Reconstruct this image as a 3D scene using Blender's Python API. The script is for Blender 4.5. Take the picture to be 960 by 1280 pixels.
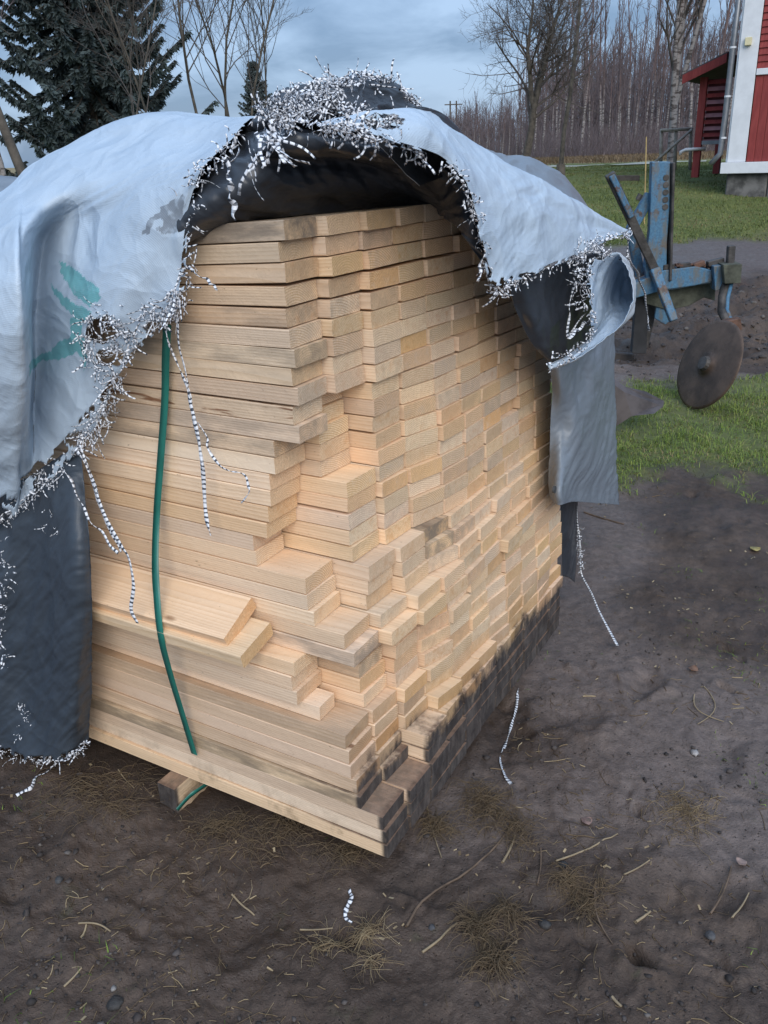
import bpy, bmesh, math, random
import numpy as np
from mathutils import Vector, Matrix
from math import radians, sin, cos, pi, atan, degrees
for _o in list(bpy.data.objects): bpy.data.objects.remove(_o)
SC = bpy.context.scene
COL = SC.collection
RNG = np.random.default_rng(7)
random.seed(7)

# ------------------------------------------------------------------ camera
H = 1.62
F_PX = 1080.0                       # focal length in pixels of the 960 x 1280 photograph
PITCH = atan((640-193)/F_PX)
ROLL = radians(2)
CP = np.array([0, 0, H])
_fw = np.array([0, cos(PITCH), -sin(PITCH)])
_rt0 = np.array([1.0, 0, 0]); _up0 = np.cross(_rt0, _fw)
_rt = _rt0*cos(ROLL)-_up0*sin(ROLL); _up = _up0*cos(ROLL)+_rt0*sin(ROLL)
cam = bpy.data.cameras.new('camera'); co = bpy.data.objects.new('camera', cam); COL.objects.link(co)
cam.sensor_fit = 'VERTICAL'; cam.sensor_height = 36; cam.lens = 36*F_PX/1280
cam.clip_start = 0.05; cam.clip_end = 3000
co.matrix_world = Matrix(((_rt[0], _up[0], -_fw[0], 0), (_rt[1], _up[1], -_fw[1], 0), (_rt[2], _up[2], -_fw[2], H), (0, 0, 0, 1)))
SC.camera = co

# ------------------------------------------------------------------ light
SUN_EL, SUN_AZ = radians(35), radians(170)      # azimuth clockwise from +Y; a veiled sun behind the camera
SUN_STRENGTH, SKY_STRENGTH, EXPOSURE = 2.2, 0.10, 0.2
w = bpy.data.worlds.new('World'); SC.world = w; w.use_nodes = True
nt = w.node_tree; nt.nodes.clear()
def N(tree, typ, **kw):
    n = tree.nodes.new(typ)
    for k, v in kw.items(): setattr(n, k, v)
    return n
out = N(nt, 'ShaderNodeOutputWorld'); bg = N(nt, 'ShaderNodeBackground')
bg.inputs[1].default_value = SKY_STRENGTH
sky = N(nt, 'ShaderNodeTexSky', sky_type='NISHITA'); sky.sun_disc = False
sky.sun_elevation = SUN_EL; sky.sun_rotation = SUN_AZ
tc = N(nt, 'ShaderNodeTexCoord')
sp = N(nt, 'ShaderNodeSeparateXYZ'); nt.links.new(tc.outputs['Generated'], sp.inputs[0])
mp = N(nt, 'ShaderNodeMapping'); mp.inputs['Scale'].default_value = (1.0, 1.0, 2.6)
nt.links.new(tc.outputs['Generated'], mp.inputs[0])
nz = N(nt, 'ShaderNodeTexNoise'); nz.inputs['Scale'].default_value = 5.0; nz.inputs['Detail'].default_value = 7; nz.inputs['Roughness'].default_value = .55; nz.inputs['Distortion'].default_value = .4
nt.links.new(mp.outputs[0], nz.inputs['Vector'])
cr = N(nt, 'ShaderNodeValToRGB')
cr.color_ramp.elements[0].position = .40; cr.color_ramp.elements[0].color = (2.3, 3.7, 6.0, 1)
cr.color_ramp.elements[1].position = .62; cr.color_ramp.elements[1].color = (5.0, 7.0, 10.0, 1)
nt.links.new(nz.outputs['Fac'], cr.inputs[0])
# overcast sky: three times brighter overhead than at the horizon
gm = N(nt, 'ShaderNodeMapRange'); gm.inputs[1].default_value = 0.0; gm.inputs[2].default_value = 1.0; gm.inputs[3].default_value = 0.72; gm.inputs[4].default_value = 1.55
nt.links.new(sp.outputs[2], gm.inputs[0])
vm = N(nt, 'ShaderNodeVectorMath', operation='SCALE'); nt.links.new(cr.outputs[0], vm.inputs[0]); nt.links.new(gm.outputs[0], vm.inputs['Scale'])
mx = N(nt, 'ShaderNodeMixRGB'); mx.inputs[0].default_value = .85
nt.links.new(sky.outputs[0], mx.inputs[1]); nt.links.new(vm.outputs[0], mx.inputs[2])
nt.links.new(mx.outputs[0], bg.inputs[0]); nt.links.new(bg.outputs[0], out.inputs[0])
sl = bpy.data.lights.new('sun', 'SUN'); sl.energy = SUN_STRENGTH; sl.angle = radians(45); sl.color = (1.0, .95, .88)
so = bpy.data.objects.new('sun', sl); COL.objects.link(so)
sd = Vector((sin(SUN_AZ)*cos(SUN_EL), cos(SUN_AZ)*cos(SUN_EL), sin(SUN_EL)))
so.rotation_euler = sd.to_track_quat('Z', 'Y').to_euler()
vs = SC.view_settings; vs.view_transform = 'Standard'; vs.look = 'None'; vs.gamma = 1; vs.exposure = EXPOSURE; vs.use_curve_mapping = False
SC.cycles.max_bounces = 7; SC.cycles.diffuse_bounces = 4

# ------------------------------------------------------------------ pixel <-> place helpers
def ray(x, y):
    d = _fw+_rt*(x-480)/F_PX+_up*(640-y)/F_PX
    return d/np.linalg.norm(d)
def proj(P):
    d = np.asarray(P, float)-CP; z = d@_fw
    return 480+F_PX*(d@_rt)/z, 640-F_PX*(d@_up)/z
# the stack: corner on the ground, direction across the board ends (RA) and along the boards (LA)
SA = np.array([-.0154, 1.5764, 0.0])
_ya = radians(59.2)
RA = np.array([cos(_ya), sin(_ya), 0]); LA = np.array([-RA[1], RA[0], 0]); ZA = np.array([0, 0, 1.0])
def atq(x, y, q):            # on the plane q metres right of the stack's left face
    d = ray(x, y); return CP+d*(((SA-CP)@RA+q)/(d@RA))
def ats(x, y, s):            # on the plane s metres behind the stack's end face
    d = ray(x, y); return CP+d*(((SA-CP)@LA+s)/(d@LA))
def aty(x, y, Y):            # at world y = Y
    d = ray(x, y); return CP+d*(Y/d[1])
def atz(x, y, z):
    d = ray(x, y); return CP+d*((z-H)/d[2])
def sqz(s, q, z): return SA+LA*s+RA*q+ZA*z
def smooth(a, b, x):
    t = np.clip((x-a)/(b-a), 0, 1); return t*t*(3-2*t)

# ------------------------------------------------------------------ numpy noise
_P = RNG.permutation(512); _P = np.concatenate([_P, _P, _P])
_G = RNG.normal(size=(512, 3)); _G /= np.linalg.norm(_G, axis=1)[:, None]
def perlin(p):
    p = np.asarray(p, float)
    i = np.floor(p).astype(int); f = p-i; u = f*f*f*(f*(f*6-15)+10); r = 0
    for dx in (0, 1):
        for dy in (0, 1):
            for dz in (0, 1):
                h = _P[(_P[(_P[(i[..., 0]+dx) & 511]+i[..., 1]+dy) & 511]+i[..., 2]+dz) & 511]
                g = _G[h & 511]
                dd = f-np.array([dx, dy, dz])
                wgt = (u[..., 0] if dx else 1-u[..., 0])*(u[..., 1] if dy else 1-u[..., 1])*(u[..., 2] if dz else 1-u[..., 2])
                r = r+wgt*(g*dd).sum(-1)
    return r*1.5
def fbm(p, octv=4, gain=.5):
    p = np.asarray(p, float); a = 1; r = 0
    for k in range(octv):
        r = r+a*perlin(p*2**k+17.3*k); a *= gain
    return r
def n2(x, y, sc, octv=3, seed=0, gain=.5):
    return fbm(np.stack([np.asarray(x)*sc, np.asarray(y)*sc, np.full(np.shape(x), seed+.37)], -1), octv, gain)

# ------------------------------------------------------------------ object helpers
def put(name, me, parent=None, mat=None, smoothed=False):
    o = bpy.data.objects.new(name, me); COL.objects.link(o)
    if parent is not None: o.parent = parent
    if mat is not None:
        if isinstance(mat, (list, tuple)):
            for m in mat: me.materials.append(m)
        else: me.materials.append(mat)
    if smoothed: me.polygons.foreach_set('use_smooth', [True]*len(me.polygons))
    return o
def tag(o, label, cat, group=None, kind=None):
    if label: o['label'] = label
    if cat: o['category'] = cat
    if group: o['group'] = group
    if kind: o['kind'] = kind
    return o
def thing(name, label, cat, loc=(0, 0, 0), rz=0, group=None):
    o = bpy.data.objects.new(name, None); COL.objects.link(o); o.location = loc; o.rotation_euler = (0, 0, rz)
    o.empty_display_size = .1
    return tag(o, label, cat, group)
def mesh_np(name, V, Fc, attrs=None):
    """V (n,3); Fc (m,k) index array (k = 3 or 4)"""
    V = np.asarray(V, np.float32); Fc = np.asarray(Fc, np.int32); k = Fc.shape[1]
    me = bpy.data.meshes.new(name)
    me.vertices.add(len(V)); me.vertices.foreach_set('co', V.ravel())
    me.loops.add(Fc.size); me.loops.foreach_set('vertex_index', Fc.ravel())
    me.polygons.add(len(Fc)); me.polygons.foreach_set('loop_start', np.arange(len(Fc), dtype=np.int32)*k)
    for nm, (typ, arr) in (attrs or {}).items():
        a = me.attributes.new(nm, typ, 'POINT')
        arr = np.asarray(arr, np.float32)
        if typ == 'FLOAT': a.data.foreach_set('value', arr.ravel())
        elif typ == 'FLOAT_VECTOR': a.data.foreach_set('vector', arr.ravel())
        elif typ == 'FLOAT_COLOR': a.data.foreach_set('color', arr.ravel())
    me.update(calc_edges=True); me.validate()
    return me
class MB:
    """collects polygons with any corner count, links them as ONE mesh object"""
    def __init__(s): s.v = []; s.f = []
    def poly(s, pts):
        n = len(s.v); s.v += [tuple(map(float, p)) for p in pts]; s.f.append(list(range(n, n+len(pts))))
    def hexa(s, b, t):       # four bottom points and four top points, both counter-clockwise from above
        n = len(s.v); s.v += [tuple(map(float, p)) for p in list(b)+list(t)]
        for q in ((3, 2, 1, 0), (4, 5, 6, 7), (0, 1, 5, 4), (1, 2, 6, 5), (2, 3, 7, 6), (3, 0, 4, 7)): s.f.append([n+i for i in q])
    def box(s, c, d):
        x, y, z = c; a, b, e = d[0]/2, d[1]/2, d[2]/2
        s.hexa([(x-a, y-b, z-e), (x+a, y-b, z-e), (x+a, y+b, z-e), (x-a, y+b, z-e)], [(x-a, y-b, z+e), (x+a, y-b, z+e), (x+a, y+b, z+e), (x-a, y+b, z+e)])
    def bar(s, p0, p1, wid, dep, side=None, wid1=None, dep1=None):
        p0 = np.asarray(p0, float); p1 = np.asarray(p1, float); d = p1-p0; d = d/np.linalg.norm(d)
        side = np.asarray(side if side is not None else (1, 0, 0), float)
        a = side-d*(side@d); a = a/np.linalg.norm(a); b = np.cross(d, a)
        w1 = wid1 or wid; e1 = dep1 or dep
        q0 = [p0-a*wid/2-b*dep/2, p0+a*wid/2-b*dep/2, p0+a*wid/2+b*dep/2, p0-a*wid/2+b*dep/2]
        q1 = [p1-a*w1/2-b*e1/2, p1+a*w1/2-b*e1/2, p1+a*w1/2+b*e1/2, p1-a*w1/2+b*e1/2]
        s.hexa(q0, q1)
    def tube(s, pts, r, n=8, cap=True):
        pts = [np.asarray(p, float) for p in pts]; m = len(pts)
        rr = r if hasattr(r, '__len__') else [r]*m
        base = len(s.v); ref = None
        for i in range(m):
            d = pts[min(i+1, m-1)]-pts[max(i-1, 0)]; d = d/(np.linalg.norm(d)+1e-12)
            if ref is None:
                ref = np.array([0, 0, 1.0]) if abs(d[2]) < .9 else np.array([1.0, 0, 0])
            a = ref-d*(ref@d); a = a/np.linalg.norm(a); b = np.cross(d, a); ref = a
            for k in range(n):
                t = 2*pi*k/n; s.v.append(tuple(pts[i]+rr[i]*(a*cos(t)+b*sin(t))))
        for i in range(m-1):
            for k in range(n):
                k2 = (k+1) % n
                s.f.append([base+i*n+k, base+i*n+k2, base+(i+1)*n+k2, base+(i+1)*n+k])
        if cap:
            s.f.append([base+k for k in reversed(range(n))]); s.f.append([base+(m-1)*n+k for k in range(n)])
    def build(s, name, mat, parent=None, bevel=0, smoothed=False, off=None):
        me = bpy.data.meshes.new(name)
        vv = s.v if off is None else [(a-off[0], b-off[1], c-off[2]) for a, b, c in s.v]
        me.from_pydata(vv, [], s.f); me.update()
        o = put(name, me, parent, mat, smoothed)
        if bevel:
            m = o.modifiers.new('bevel', 'BEVEL'); m.width = bevel; m.segments = 1; m.limit_method = 'ANGLE'
        return o
def catmull(P, n):
    """P (m,d) control points -> n points, through the points, centripetal-ish by index"""
    P = np.asarray(P, float); m = len(P)
    if m == 2:
        t = np.linspace(0, 1, n)[:, None]; return P[0]*(1-t)+P[1]*t
    E = np.vstack([2*P[0]-P[1], P, 2*P[-1]-P[-2]])
    t = np.linspace(0, m-1-1e-9, n); i = t.astype(int); u = (t-i)[:, None]
    a, b, c, d = E[i], E[i+1], E[i+2], E[i+3]
    return .5*((2*b)+(-a+c)*u+(2*a-5*b+4*c-d)*u**2+(-a+3*b-3*c+d)*u**3)
def tubes_np(paths, radii, n=3, ev=None):
    """many thin tubes in one mesh; paths list of (m,3), radii list of (m,) ; returns V,F,dist"""
    VV = []; FF = []; DD = []; off = 0
    for P, R in zip(paths, radii):
        P = np.asarray(P, float); m = len(P)
        d = np.gradient(P, axis=0); d /= np.linalg.norm(d, axis=1)[:, None]+1e-12
        ref = np.where(np.abs(d[:, 2:3]) < .9, np.array([[0, 0, 1.0]]), np.array([[1.0, 0, 0]]))
        if abs(d[:, 2]).max() > .85: ref = np.tile([[.8, .55, .1]], (m, 1))
        a = ref-d*(ref*d).sum(1)[:, None]; a /= np.linalg.norm(a, axis=1)[:, None]+1e-9; b = np.cross(d, a)
        ang = 2*pi*np.arange(n)/n
        R = np.broadcast_to(np.asarray(R, float), (m,))
        V = P[:, None]+R[:, None, None]*(a[:, None]*np.cos(ang)[None, :, None]+b[:, None]*np.sin(ang)[None, :, None])
        VV.append(V.reshape(-1, 3))
        dist = np.concatenate([[0], np.cumsum(np.linalg.norm(np.diff(P, axis=0), axis=1))])
        DD.append(np.repeat(dist, n))
        i = np.arange(m-1)[:, None]*n; k = np.arange(n)[None]; k2 = (k+1) % n
        FF.append((off+np.stack([i+k, i+k2, i+n+k2, i+n+k], -1)).reshape(-1, 4)); off += m*n
    return np.concatenate(VV), np.concatenate(FF), np.concatenate(DD)

# ------------------------------------------------------------------ materials
def M_new(name):
    m = bpy.data.materials.new(name); m.use_nodes = True
    t = m.node_tree; b = t.nodes['Principled BSDF']; b.inputs['Roughness'].default_value = .8
    return m, t, b
class G:
    """small node-writing helper"""
    def __init__(s, tree): s.t = tree
    def n(s, typ, **kw): return N(s.t, typ, **kw)
    def l(s, a, b): s.t.links.new(a, b)
    def val(s, inp, v):
        if hasattr(v, 'is_linked') or hasattr(v, 'links'): s.l(v, inp)
        else: inp.default_value = v
    def math(s, op, a, b=0.0, c=None, clamp=False):
        n = s.n('ShaderNodeMath', operation=op); n.use_clamp = clamp
        s.val(n.inputs[0], a); s.val(n.inputs[1], b)
        if c is not None: s.val(n.inputs[2], c)
        return n.outputs[0]
    def mix(s, f, a, b, mode='MIX'):
        n = s.n('ShaderNodeMixRGB', blend_type=mode)
        s.val(n.inputs[0], f); s.val(n.inputs[1], a if hasattr(a, 'links') else (*a, 1)); s.val(n.inputs[2], b if hasattr(b, 'links') else (*b, 1))
        return n.outputs[0]
    def noise(s, vec, scale, detail=3, rough=.5, dist=0, dim=None):
        n = s.n('ShaderNodeTexNoise')
        if vec is not None: s.l(vec, n.inputs['Vector'])
        n.inputs['Scale'].default_value = scale; n.inputs['Detail'].default_value = detail; n.inputs['Roughness'].default_value = rough; n.inputs['Distortion'].default_value = dist
        return n.outputs['Fac']
    def vor(s, vec, scale, feat='F1', out='Distance'):
        n = s.n('ShaderNodeTexVoronoi', feature=feat); s.l(vec, n.inputs['Vector']); n.inputs['Scale'].default_value = scale
        return n.outputs[out]
    def ramp(s, f, lo, hi, a=0.0, b=1.0):
        n = s.n('ShaderNodeMapRange', interpolation_type='SMOOTHSTEP'); s.val(n.inputs[0], f); n.inputs[1].default_value = lo; n.inputs[2].default_value = hi; n.inputs[3].default_value = a; n.inputs[4].default_value = b
        return n.outputs[0]
    def scale(s, vec, xyz):
        n = s.n('ShaderNodeMapping'); s.l(vec, n.inputs[0]); n.inputs['Scale'].default_value = xyz; return n.outputs[0]
    def obj(s): return s.n('ShaderNodeTexCoord').outputs['Object']
    def pos(s): return s.n('ShaderNodeNewGeometry').outputs['Position']
    def attr(s, nm, out='Fac'):
        n = s.n('ShaderNodeAttribute'); n.attribute_name = nm; return n.outputs[out]
    def bump(s, h, strength, dist, b):
        n = s.n('ShaderNodeBump'); n.inputs['Strength'].default_value = strength; n.inputs['Distance'].default_value = dist
        s.l(h, n.inputs['Height']); s.l(n.outputs[0], b.inputs['Normal']); return n
def simple(name, col, rough=.8, var=.25, sc=8, metal=0, bump=0, bsc=40):
    m, t, b = M_new(name); g = G(t); p = g.obj()
    f = g.noise(p, sc, 4, .6)
    c0 = tuple(max(0, c*(1-var)) for c in col); c1 = tuple(min(1, c*(1+var)) for c in col)
    g.l(g.mix(g.ramp(f, .3, .7), c0, c1), b.inputs['Base Color'])
    b.inputs['Roughness'].default_value = rough; b.inputs['Metallic'].default_value = metal
    if bump: g.bump(g.noise(p, bsc, 3, .6), bump, .01, b)
    return m

def make_wood():
    m, t, b = M_new('sawn_pine'); g = G(t)
    lc = g.attr('lc', 'Vector'); bid = g.attr('bid')
    oi = g.n('ShaderNodeObjectInfo')
    wn = g.n('ShaderNodeTexWhiteNoise', noise_dimensions='1D'); g.l(g.math('ADD', g.math('MULTIPLY', oi.outputs['Random'], 37.7), bid), wn.inputs['W'])
    rc = g.n('ShaderNodeSeparateColor'); g.l(wn.outputs['Color'], rc.inputs[0])
    r1, r2, r3 = rc.outputs[0], rc.outputs[1], rc.outputs[2]
    oc = g.n('ShaderNodeSeparateColor'); g.l(oi.outputs['Color'], oc.inputs[0])
    grey = g.math('SUBTRACT', 1.0, oc.outputs[0]); dark = g.math('SUBTRACT', 1.0, oc.outputs[1]); resin = g.math('SUBTRACT', 1.0, oc.outputs[2])
    off = g.n('ShaderNodeCombineXYZ'); g.l(g.math('MULTIPLY', r1, 9), off.inputs[0]); g.l(g.math('MULTIPLY', r2, 9), off.inputs[1]); g.l(g.math('MULTIPLY', r3, 9), off.inputs[2])
    va = g.n('ShaderNodeVectorMath', operation='ADD'); g.l(lc, va.inputs[0]); g.l(off.outputs[0], va.inputs[1]); lr = va.outputs[0]
    s = g.n('ShaderNodeSeparateXYZ'); g.l(lc, s.inputs[0])
    # growth rings about a pith that lies beside or under each board
    wob = g.noise(g.scale(lr, (1.5, 6, 6)), 1, 2)
    cy = g.math('MULTIPLY', g.math('SUBTRACT', r1, .5), .12)
    cz = g.math('SUBTRACT', g.math('MULTIPLY', r2, -.13), .004)
    dy = g.math('SUBTRACT', s.outputs[1], cy); dz = g.math('SUBTRACT', s.outputs[2], cz)
    d = g.math('SQRT', g.math('ADD', g.math('MULTIPLY', dy, dy), g.math('MULTIPLY', dz, dz)))
    ph = g.math('ADD', g.math('DIVIDE', d, .0052), g.math('MULTIPLY', wob, 4.0))
    ring = g.math('FRACT', ph)
    late = g.math('POWER', ring, 2.2)
    tcn = g.n('ShaderNodeTexCoord'); sn = g.n('ShaderNodeSeparateXYZ'); g.l(tcn.outputs['Normal'], sn.inputs[0])
    end = g.ramp(g.math('ABSOLUTE', sn.outputs[0]), .6, .8)
    early = g.mix(r3, (.82, .60, .415), (.90, .70, .51))
    latec = g.mix(r1, (.62, .38, .20), (.70, .47, .28))
    side = g.mix(g.math('MULTIPLY', late, .38), early, latec)
    # saw fuzz and streaks along the board
    streak = g.noise(g.scale(lr, (1.2, 70, 70)), 1, 4, .6)
    side = g.mix(g.ramp(streak, .42, .75, 0, .30), side, (.52, .36, .23))
    blot = g.noise(g.scale(lr, (2.5, 12, 12)), 1, 3)
    side = g.mix(g.ramp(blot, .5, .8, 0, .30), side, (.64, .48, .34))
    # knots
    kv = g.n('ShaderNodeTexVoronoi', feature='F1'); g.l(g.scale(lr, (3.2, 9, 9)), kv.inputs['Vector']); kv.inputs['Scale'].default_value = 1; kv.inputs['Randomness'].default_value = 1
    knot = g.math('MULTIPLY', g.ramp(kv.outputs['Distance'], .07, .115, 1, 0), g.math('SUBTRACT', 1.0, end))
    ks = g.n('ShaderNodeSeparateColor'); g.l(kv.outputs['Color'], ks.inputs[0])
    knot = g.math('MULTIPLY', knot, g.ramp(ks.outputs[0], .55, .6))
    side = g.mix(g.math('MULTIPLY', knot, .8), side, (.20, .10, .05))
    resinm = g.math('MULTIPLY', g.ramp(g.noise(g.scale(lr, (5, 40, 40)), 1, 4, .6, .6), .56, .66), resin)
    side = g.mix(resinm, side, (.27, .12, .06))
    # cut ends: fuzzy, a little warmer, rings more open
    fuzz = g.noise(g.scale(lr, (260, 260, 260)), 1, 3, .7)
    coarse = g.noise(g.scale(lr, (46, 46, 46)), 1, 5, .65)
    e0 = g.mix(r2, (.84, .57, .345), (.92, .74, .54))
    e1 = g.mix(r3, (.52, .28, .12), (.60, .38, .20))
    ec = g.mix(g.math('MULTIPLY', late, g.math('ADD', .34, g.math('MULTIPLY', r1, .62))), e0, e1)
    ec = g.mix(g.ramp(fuzz, .38, .72, 0, .45), ec, (.50, .32, .18))
    ec = g.mix(g.ramp(coarse, .44, .74, 0, .62), ec, g.mix(r1, (.68, .39, .20), (.72, .55, .40)))
    col = g.mix(end, side, ec)
    # weathering set per board: grey mould and dark wet staining
    gm_ = g.math('MULTIPLY', grey, g.ramp(g.noise(g.scale(lr, (5, 22, 22)), 1, 5, .65), .32, .62))
    col = g.mix(gm_, col, (.26, .21, .165))
    dm = g.math('MULTIPLY', dark, g.ramp(g.noise(g.scale(lr, (6, 18, 30)), 1, 5, .6), .25, .5))
    col = g.mix(g.math('MULTIPLY', dm, .9), col, (.115, .075, .05))
    # rain-splashed earth caked on the lowest board ends
    pz = g.n('ShaderNodeSeparateXYZ'); g.l(g.pos(), pz.inputs[0])
    pn = g.noise(g.pos(), 9, 5, .65); pn2 = g.noise(g.scale(g.pos(), (38, 38, 15)), 1, 5, .65)
    hz = g.math('ADD', pz.outputs[2], g.math('MULTIPLY', g.math('SUBTRACT', pn, .5), .18))
    hz = g.math('ADD', hz, g.math('MULTIPLY', g.math('SUBTRACT', pn2, .5), .08))
    edge = g.math('ADD', hz, 0.0)
    near_end = g.ramp(g.math('ADD', s.outputs[0], g.math('MULTIPLY', pn2, .012)), .010, .024, 1, 0)
    mud = g.math('MULTIPLY', g.ramp(edge, .225, .285, 1, 0), near_end)
    damp = g.math('MULTIPLY', g.ramp(edge, .26, .44, .6, 0), end)
    col = g.mix(damp, col, (.42, .24, .12))
    mudc = g.mix(g.ramp(pn2, .3, .75), (.042, .035, .033), (.135, .113, .100))
    col = g.mix(g.math('MULTIPLY', mud, g.ramp(pn2, .28, .40, .86, 1.0)), col, mudc)
    smear = g.math('MULTIPLY', g.ramp(hz, .10, .19, .55, 0), g.math('SUBTRACT', 1.0, end))
    col = g.mix(g.math('MULTIPLY', smear, g.ramp(pn, .48, .62)), col, (.27, .19, .12))
    tone = g.n('ShaderNodeHueSaturation'); g.l(col, tone.inputs['Color'])
    wn2 = g.n('ShaderNodeTexWhiteNoise', noise_dimensions='1D'); g.l(g.math('ADD', g.math('MULTIPLY', oi.outputs['Random'], 91.3), bid), wn2.inputs['W'])
    w2 = g.n('ShaderNodeSeparateColor'); g.l(wn2.outputs['Color'], w2.inputs[0])
    g.l(g.math('ADD', .90, g.math('MULTIPLY', w2.outputs[0], .20)), tone.inputs['Value']); g.l(g.math('ADD', .95, g.math('MULTIPLY', w2.outputs[1], .22)), tone.inputs['Saturation']); g.l(g.math('ADD', .495, g.math('MULTIPLY', w2.outputs[2], .010)), tone.inputs['Hue'])
    col = tone.outputs[0]
    tops = g.math('MULTIPLY', g.math('MULTIPLY', g.ramp(g.math('ABSOLUTE', sn.outputs[2]), .5, .8), g.ramp(edge, .22, .28, 1, 0)), g.ramp(s.outputs[0], .10, .32, 1, 0))
    col = g.mix(g.math('MULTIPLY', tops, .85), col, g.mix(g.ramp(pn2, .3, .7), (.13, .085, .06), (.27, .165, .11)))
    speck = g.ramp(g.noise(g.scale(lr, (55, 150, 150)), 1, 2, .6), .70, .78, 0, .6)
    col = g.mix(speck, col, (.22, .14, .08))
    g.l(col, b.inputs['Base Color']); b.inputs['Roughness'].default_value = .82; b.inputs['Specular IOR Level'].default_value = .25
    hb = g.math('ADD', g.math('MULTIPLY', streak, .5), g.math('MULTIPLY', fuzz, g.math('ADD', .3, end)))
    saw = g.math('SINE', g.math('ADD', g.math('MULTIPLY', s.outputs[1], 1500), g.math('MULTIPLY', coarse, 14)))
    hb = g.math('ADD', hb, g.math('MULTIPLY', late, .35)); hb = g.math('ADD', hb, g.math('MULTIPLY', g.math('MULTIPLY', saw, end), .12)); hb = g.math('ADD', hb, g.math('MULTIPLY', coarse, .9))
    g.bump(hb, .7, .0028, b)
    return m
WOOD = make_wood()

def make_tarp(name, base, weave=True, rough=.45, printed=False, dirt=.25, crumple=.42):
    m, t, b = M_new(name); g = G(t); p = g.attr('suv', 'Vector')
    s = g.n('ShaderNodeSeparateXYZ'); g.l(p, s.inputs[0])
    pp = g.pos()
    col = g.mix(g.ramp(g.noise(pp, 3.5, 4, .6), .35, .7), tuple(c*.93 for c in base), base)
    # tape weave: two sets of flat tapes crossing
    wa = g.math('ABSOLUTE', g.math('SINE', g.math('MULTIPLY', s.outputs[0], pi/.0044)))
    wb = g.math('ABSOLUTE', g.math('SINE', g.math('MULTIPLY', s.outputs[1], pi/.0044)))
    wv = g.math('MINIMUM', wa, wb)
    if printed:
        pr = g.n('ShaderNodeAttribute'); pr.attribute_name = 'print'
        pc = g.n('ShaderNodeSeparateColor'); g.l(pr.outputs['Color'], pc.inputs[0])
        worn = g.noise(pp, 55, 4, .6)
        k1 = g.math('MULTIPLY', g.ramp(pc.outputs[0], .35, .65), g.ramp(worn, .22, .42, .40, .80))
        col = g.mix(k1, col, (.10, .40, .41))
        k2 = g.math('MULTIPLY', g.ramp(pc.outputs[1], .35, .65), g.ramp(worn, .30, .5, .35, .9))
        col = g.mix(k2, col, (.20, .23, .27))
    dn = g.math('MULTIPLY', g.ramp(g.noise(pp, 6, 6, .7), .52, .75), dirt)
    col = g.mix(dn, col, tuple(c*.55 for c in base))
    if weave: col = g.mix(g.math('MULTIPLY', g.ramp(wv, 0, .35, 1, 0), .13), col, tuple(c*.5 for c in base))
    g.l(col, b.inputs['Base Color']); b.inputs['Roughness'].default_value = rough
    wv_ = g.n('ShaderNodeVectorMath', operation='ADD'); nn_ = g.n('ShaderNodeTexNoise'); g.l(pp, nn_.inputs['Vector']); nn_.inputs['Scale'].default_value = 4; g.l(pp, wv_.inputs[0])
    ns_ = g.n('ShaderNodeVectorMath', operation='SCALE'); g.l(nn_.outputs['Color'], ns_.inputs[0]); ns_.inputs['Scale'].default_value = .22; g.l(ns_.outputs[0], wv_.inputs[1])
    ca = g.vor(g.scale(wv_.outputs[0], (6, 6, 9)), 1); cb = g.vor(g.scale(wv_.outputs[0], (17, 15, 20)), 1); cc_ = g.vor(wv_.outputs[0], 45)
    crs = g.math('ADD', g.math('MULTIPLY', ca, 1.5), g.math('ADD', g.math('MULTIPLY', cb, .45), g.math('MULTIPLY', cc_, .10)))
    hb = g.math('ADD', crs, g.math('MULTIPLY', wv, .03 if weave else 0))
    g.bump(hb, crumple, .02, b)
    return m
TARP_W = make_tarp('white_woven_tarp', (.47, .565, .665), printed=True, crumple=.55)
TARP_B = make_tarp('black_tarp_lining', (.034, .039, .048), weave=False, rough=.36, dirt=.0)
TARP_D = make_tarp('dark_woven_tarp', (.045, .058, .075), rough=.5, dirt=.0, crumple=.28)
TARP_G = make_tarp('grey_tarp', (.20, .228, .262), rough=.42, crumple=.2)
TARP_P = make_tarp('pale_grey_tarp', (.50, .54, .58), rough=.5, dirt=.45)

def make_thread():
    m, t, b = M_new('striped_tape'); g = G(t)
    d = g.attr('dist'); oi = g.attr('tid')
    jit = g.noise(g.pos(), 60, 2); f = g.math('FRACT', g.math('ADD', g.math('ADD', g.math('DIVIDE', d, .0115), oi), g.math('MULTIPLY', jit, .9)))
    k = g.ramp(f, .56, .62); k = g.math('MULTIPLY', k, g.ramp(f, .97, 1.0, 1, 0)); k = g.math('MULTIPLY', k, g.ramp(g.noise(g.pos(), 35, 3), .32, .5, .35, 1))
    col = g.mix(k, (.80, .81, .84), (.05, .06, .08))
    g.l(col, b.inputs['Base Color']); b.inputs['Roughness'].default_value = .5
    return m
THREAD = make_thread()
STRAP = simple('green_strap', (.018, .145, .112), .38, .18, 10)

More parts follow.
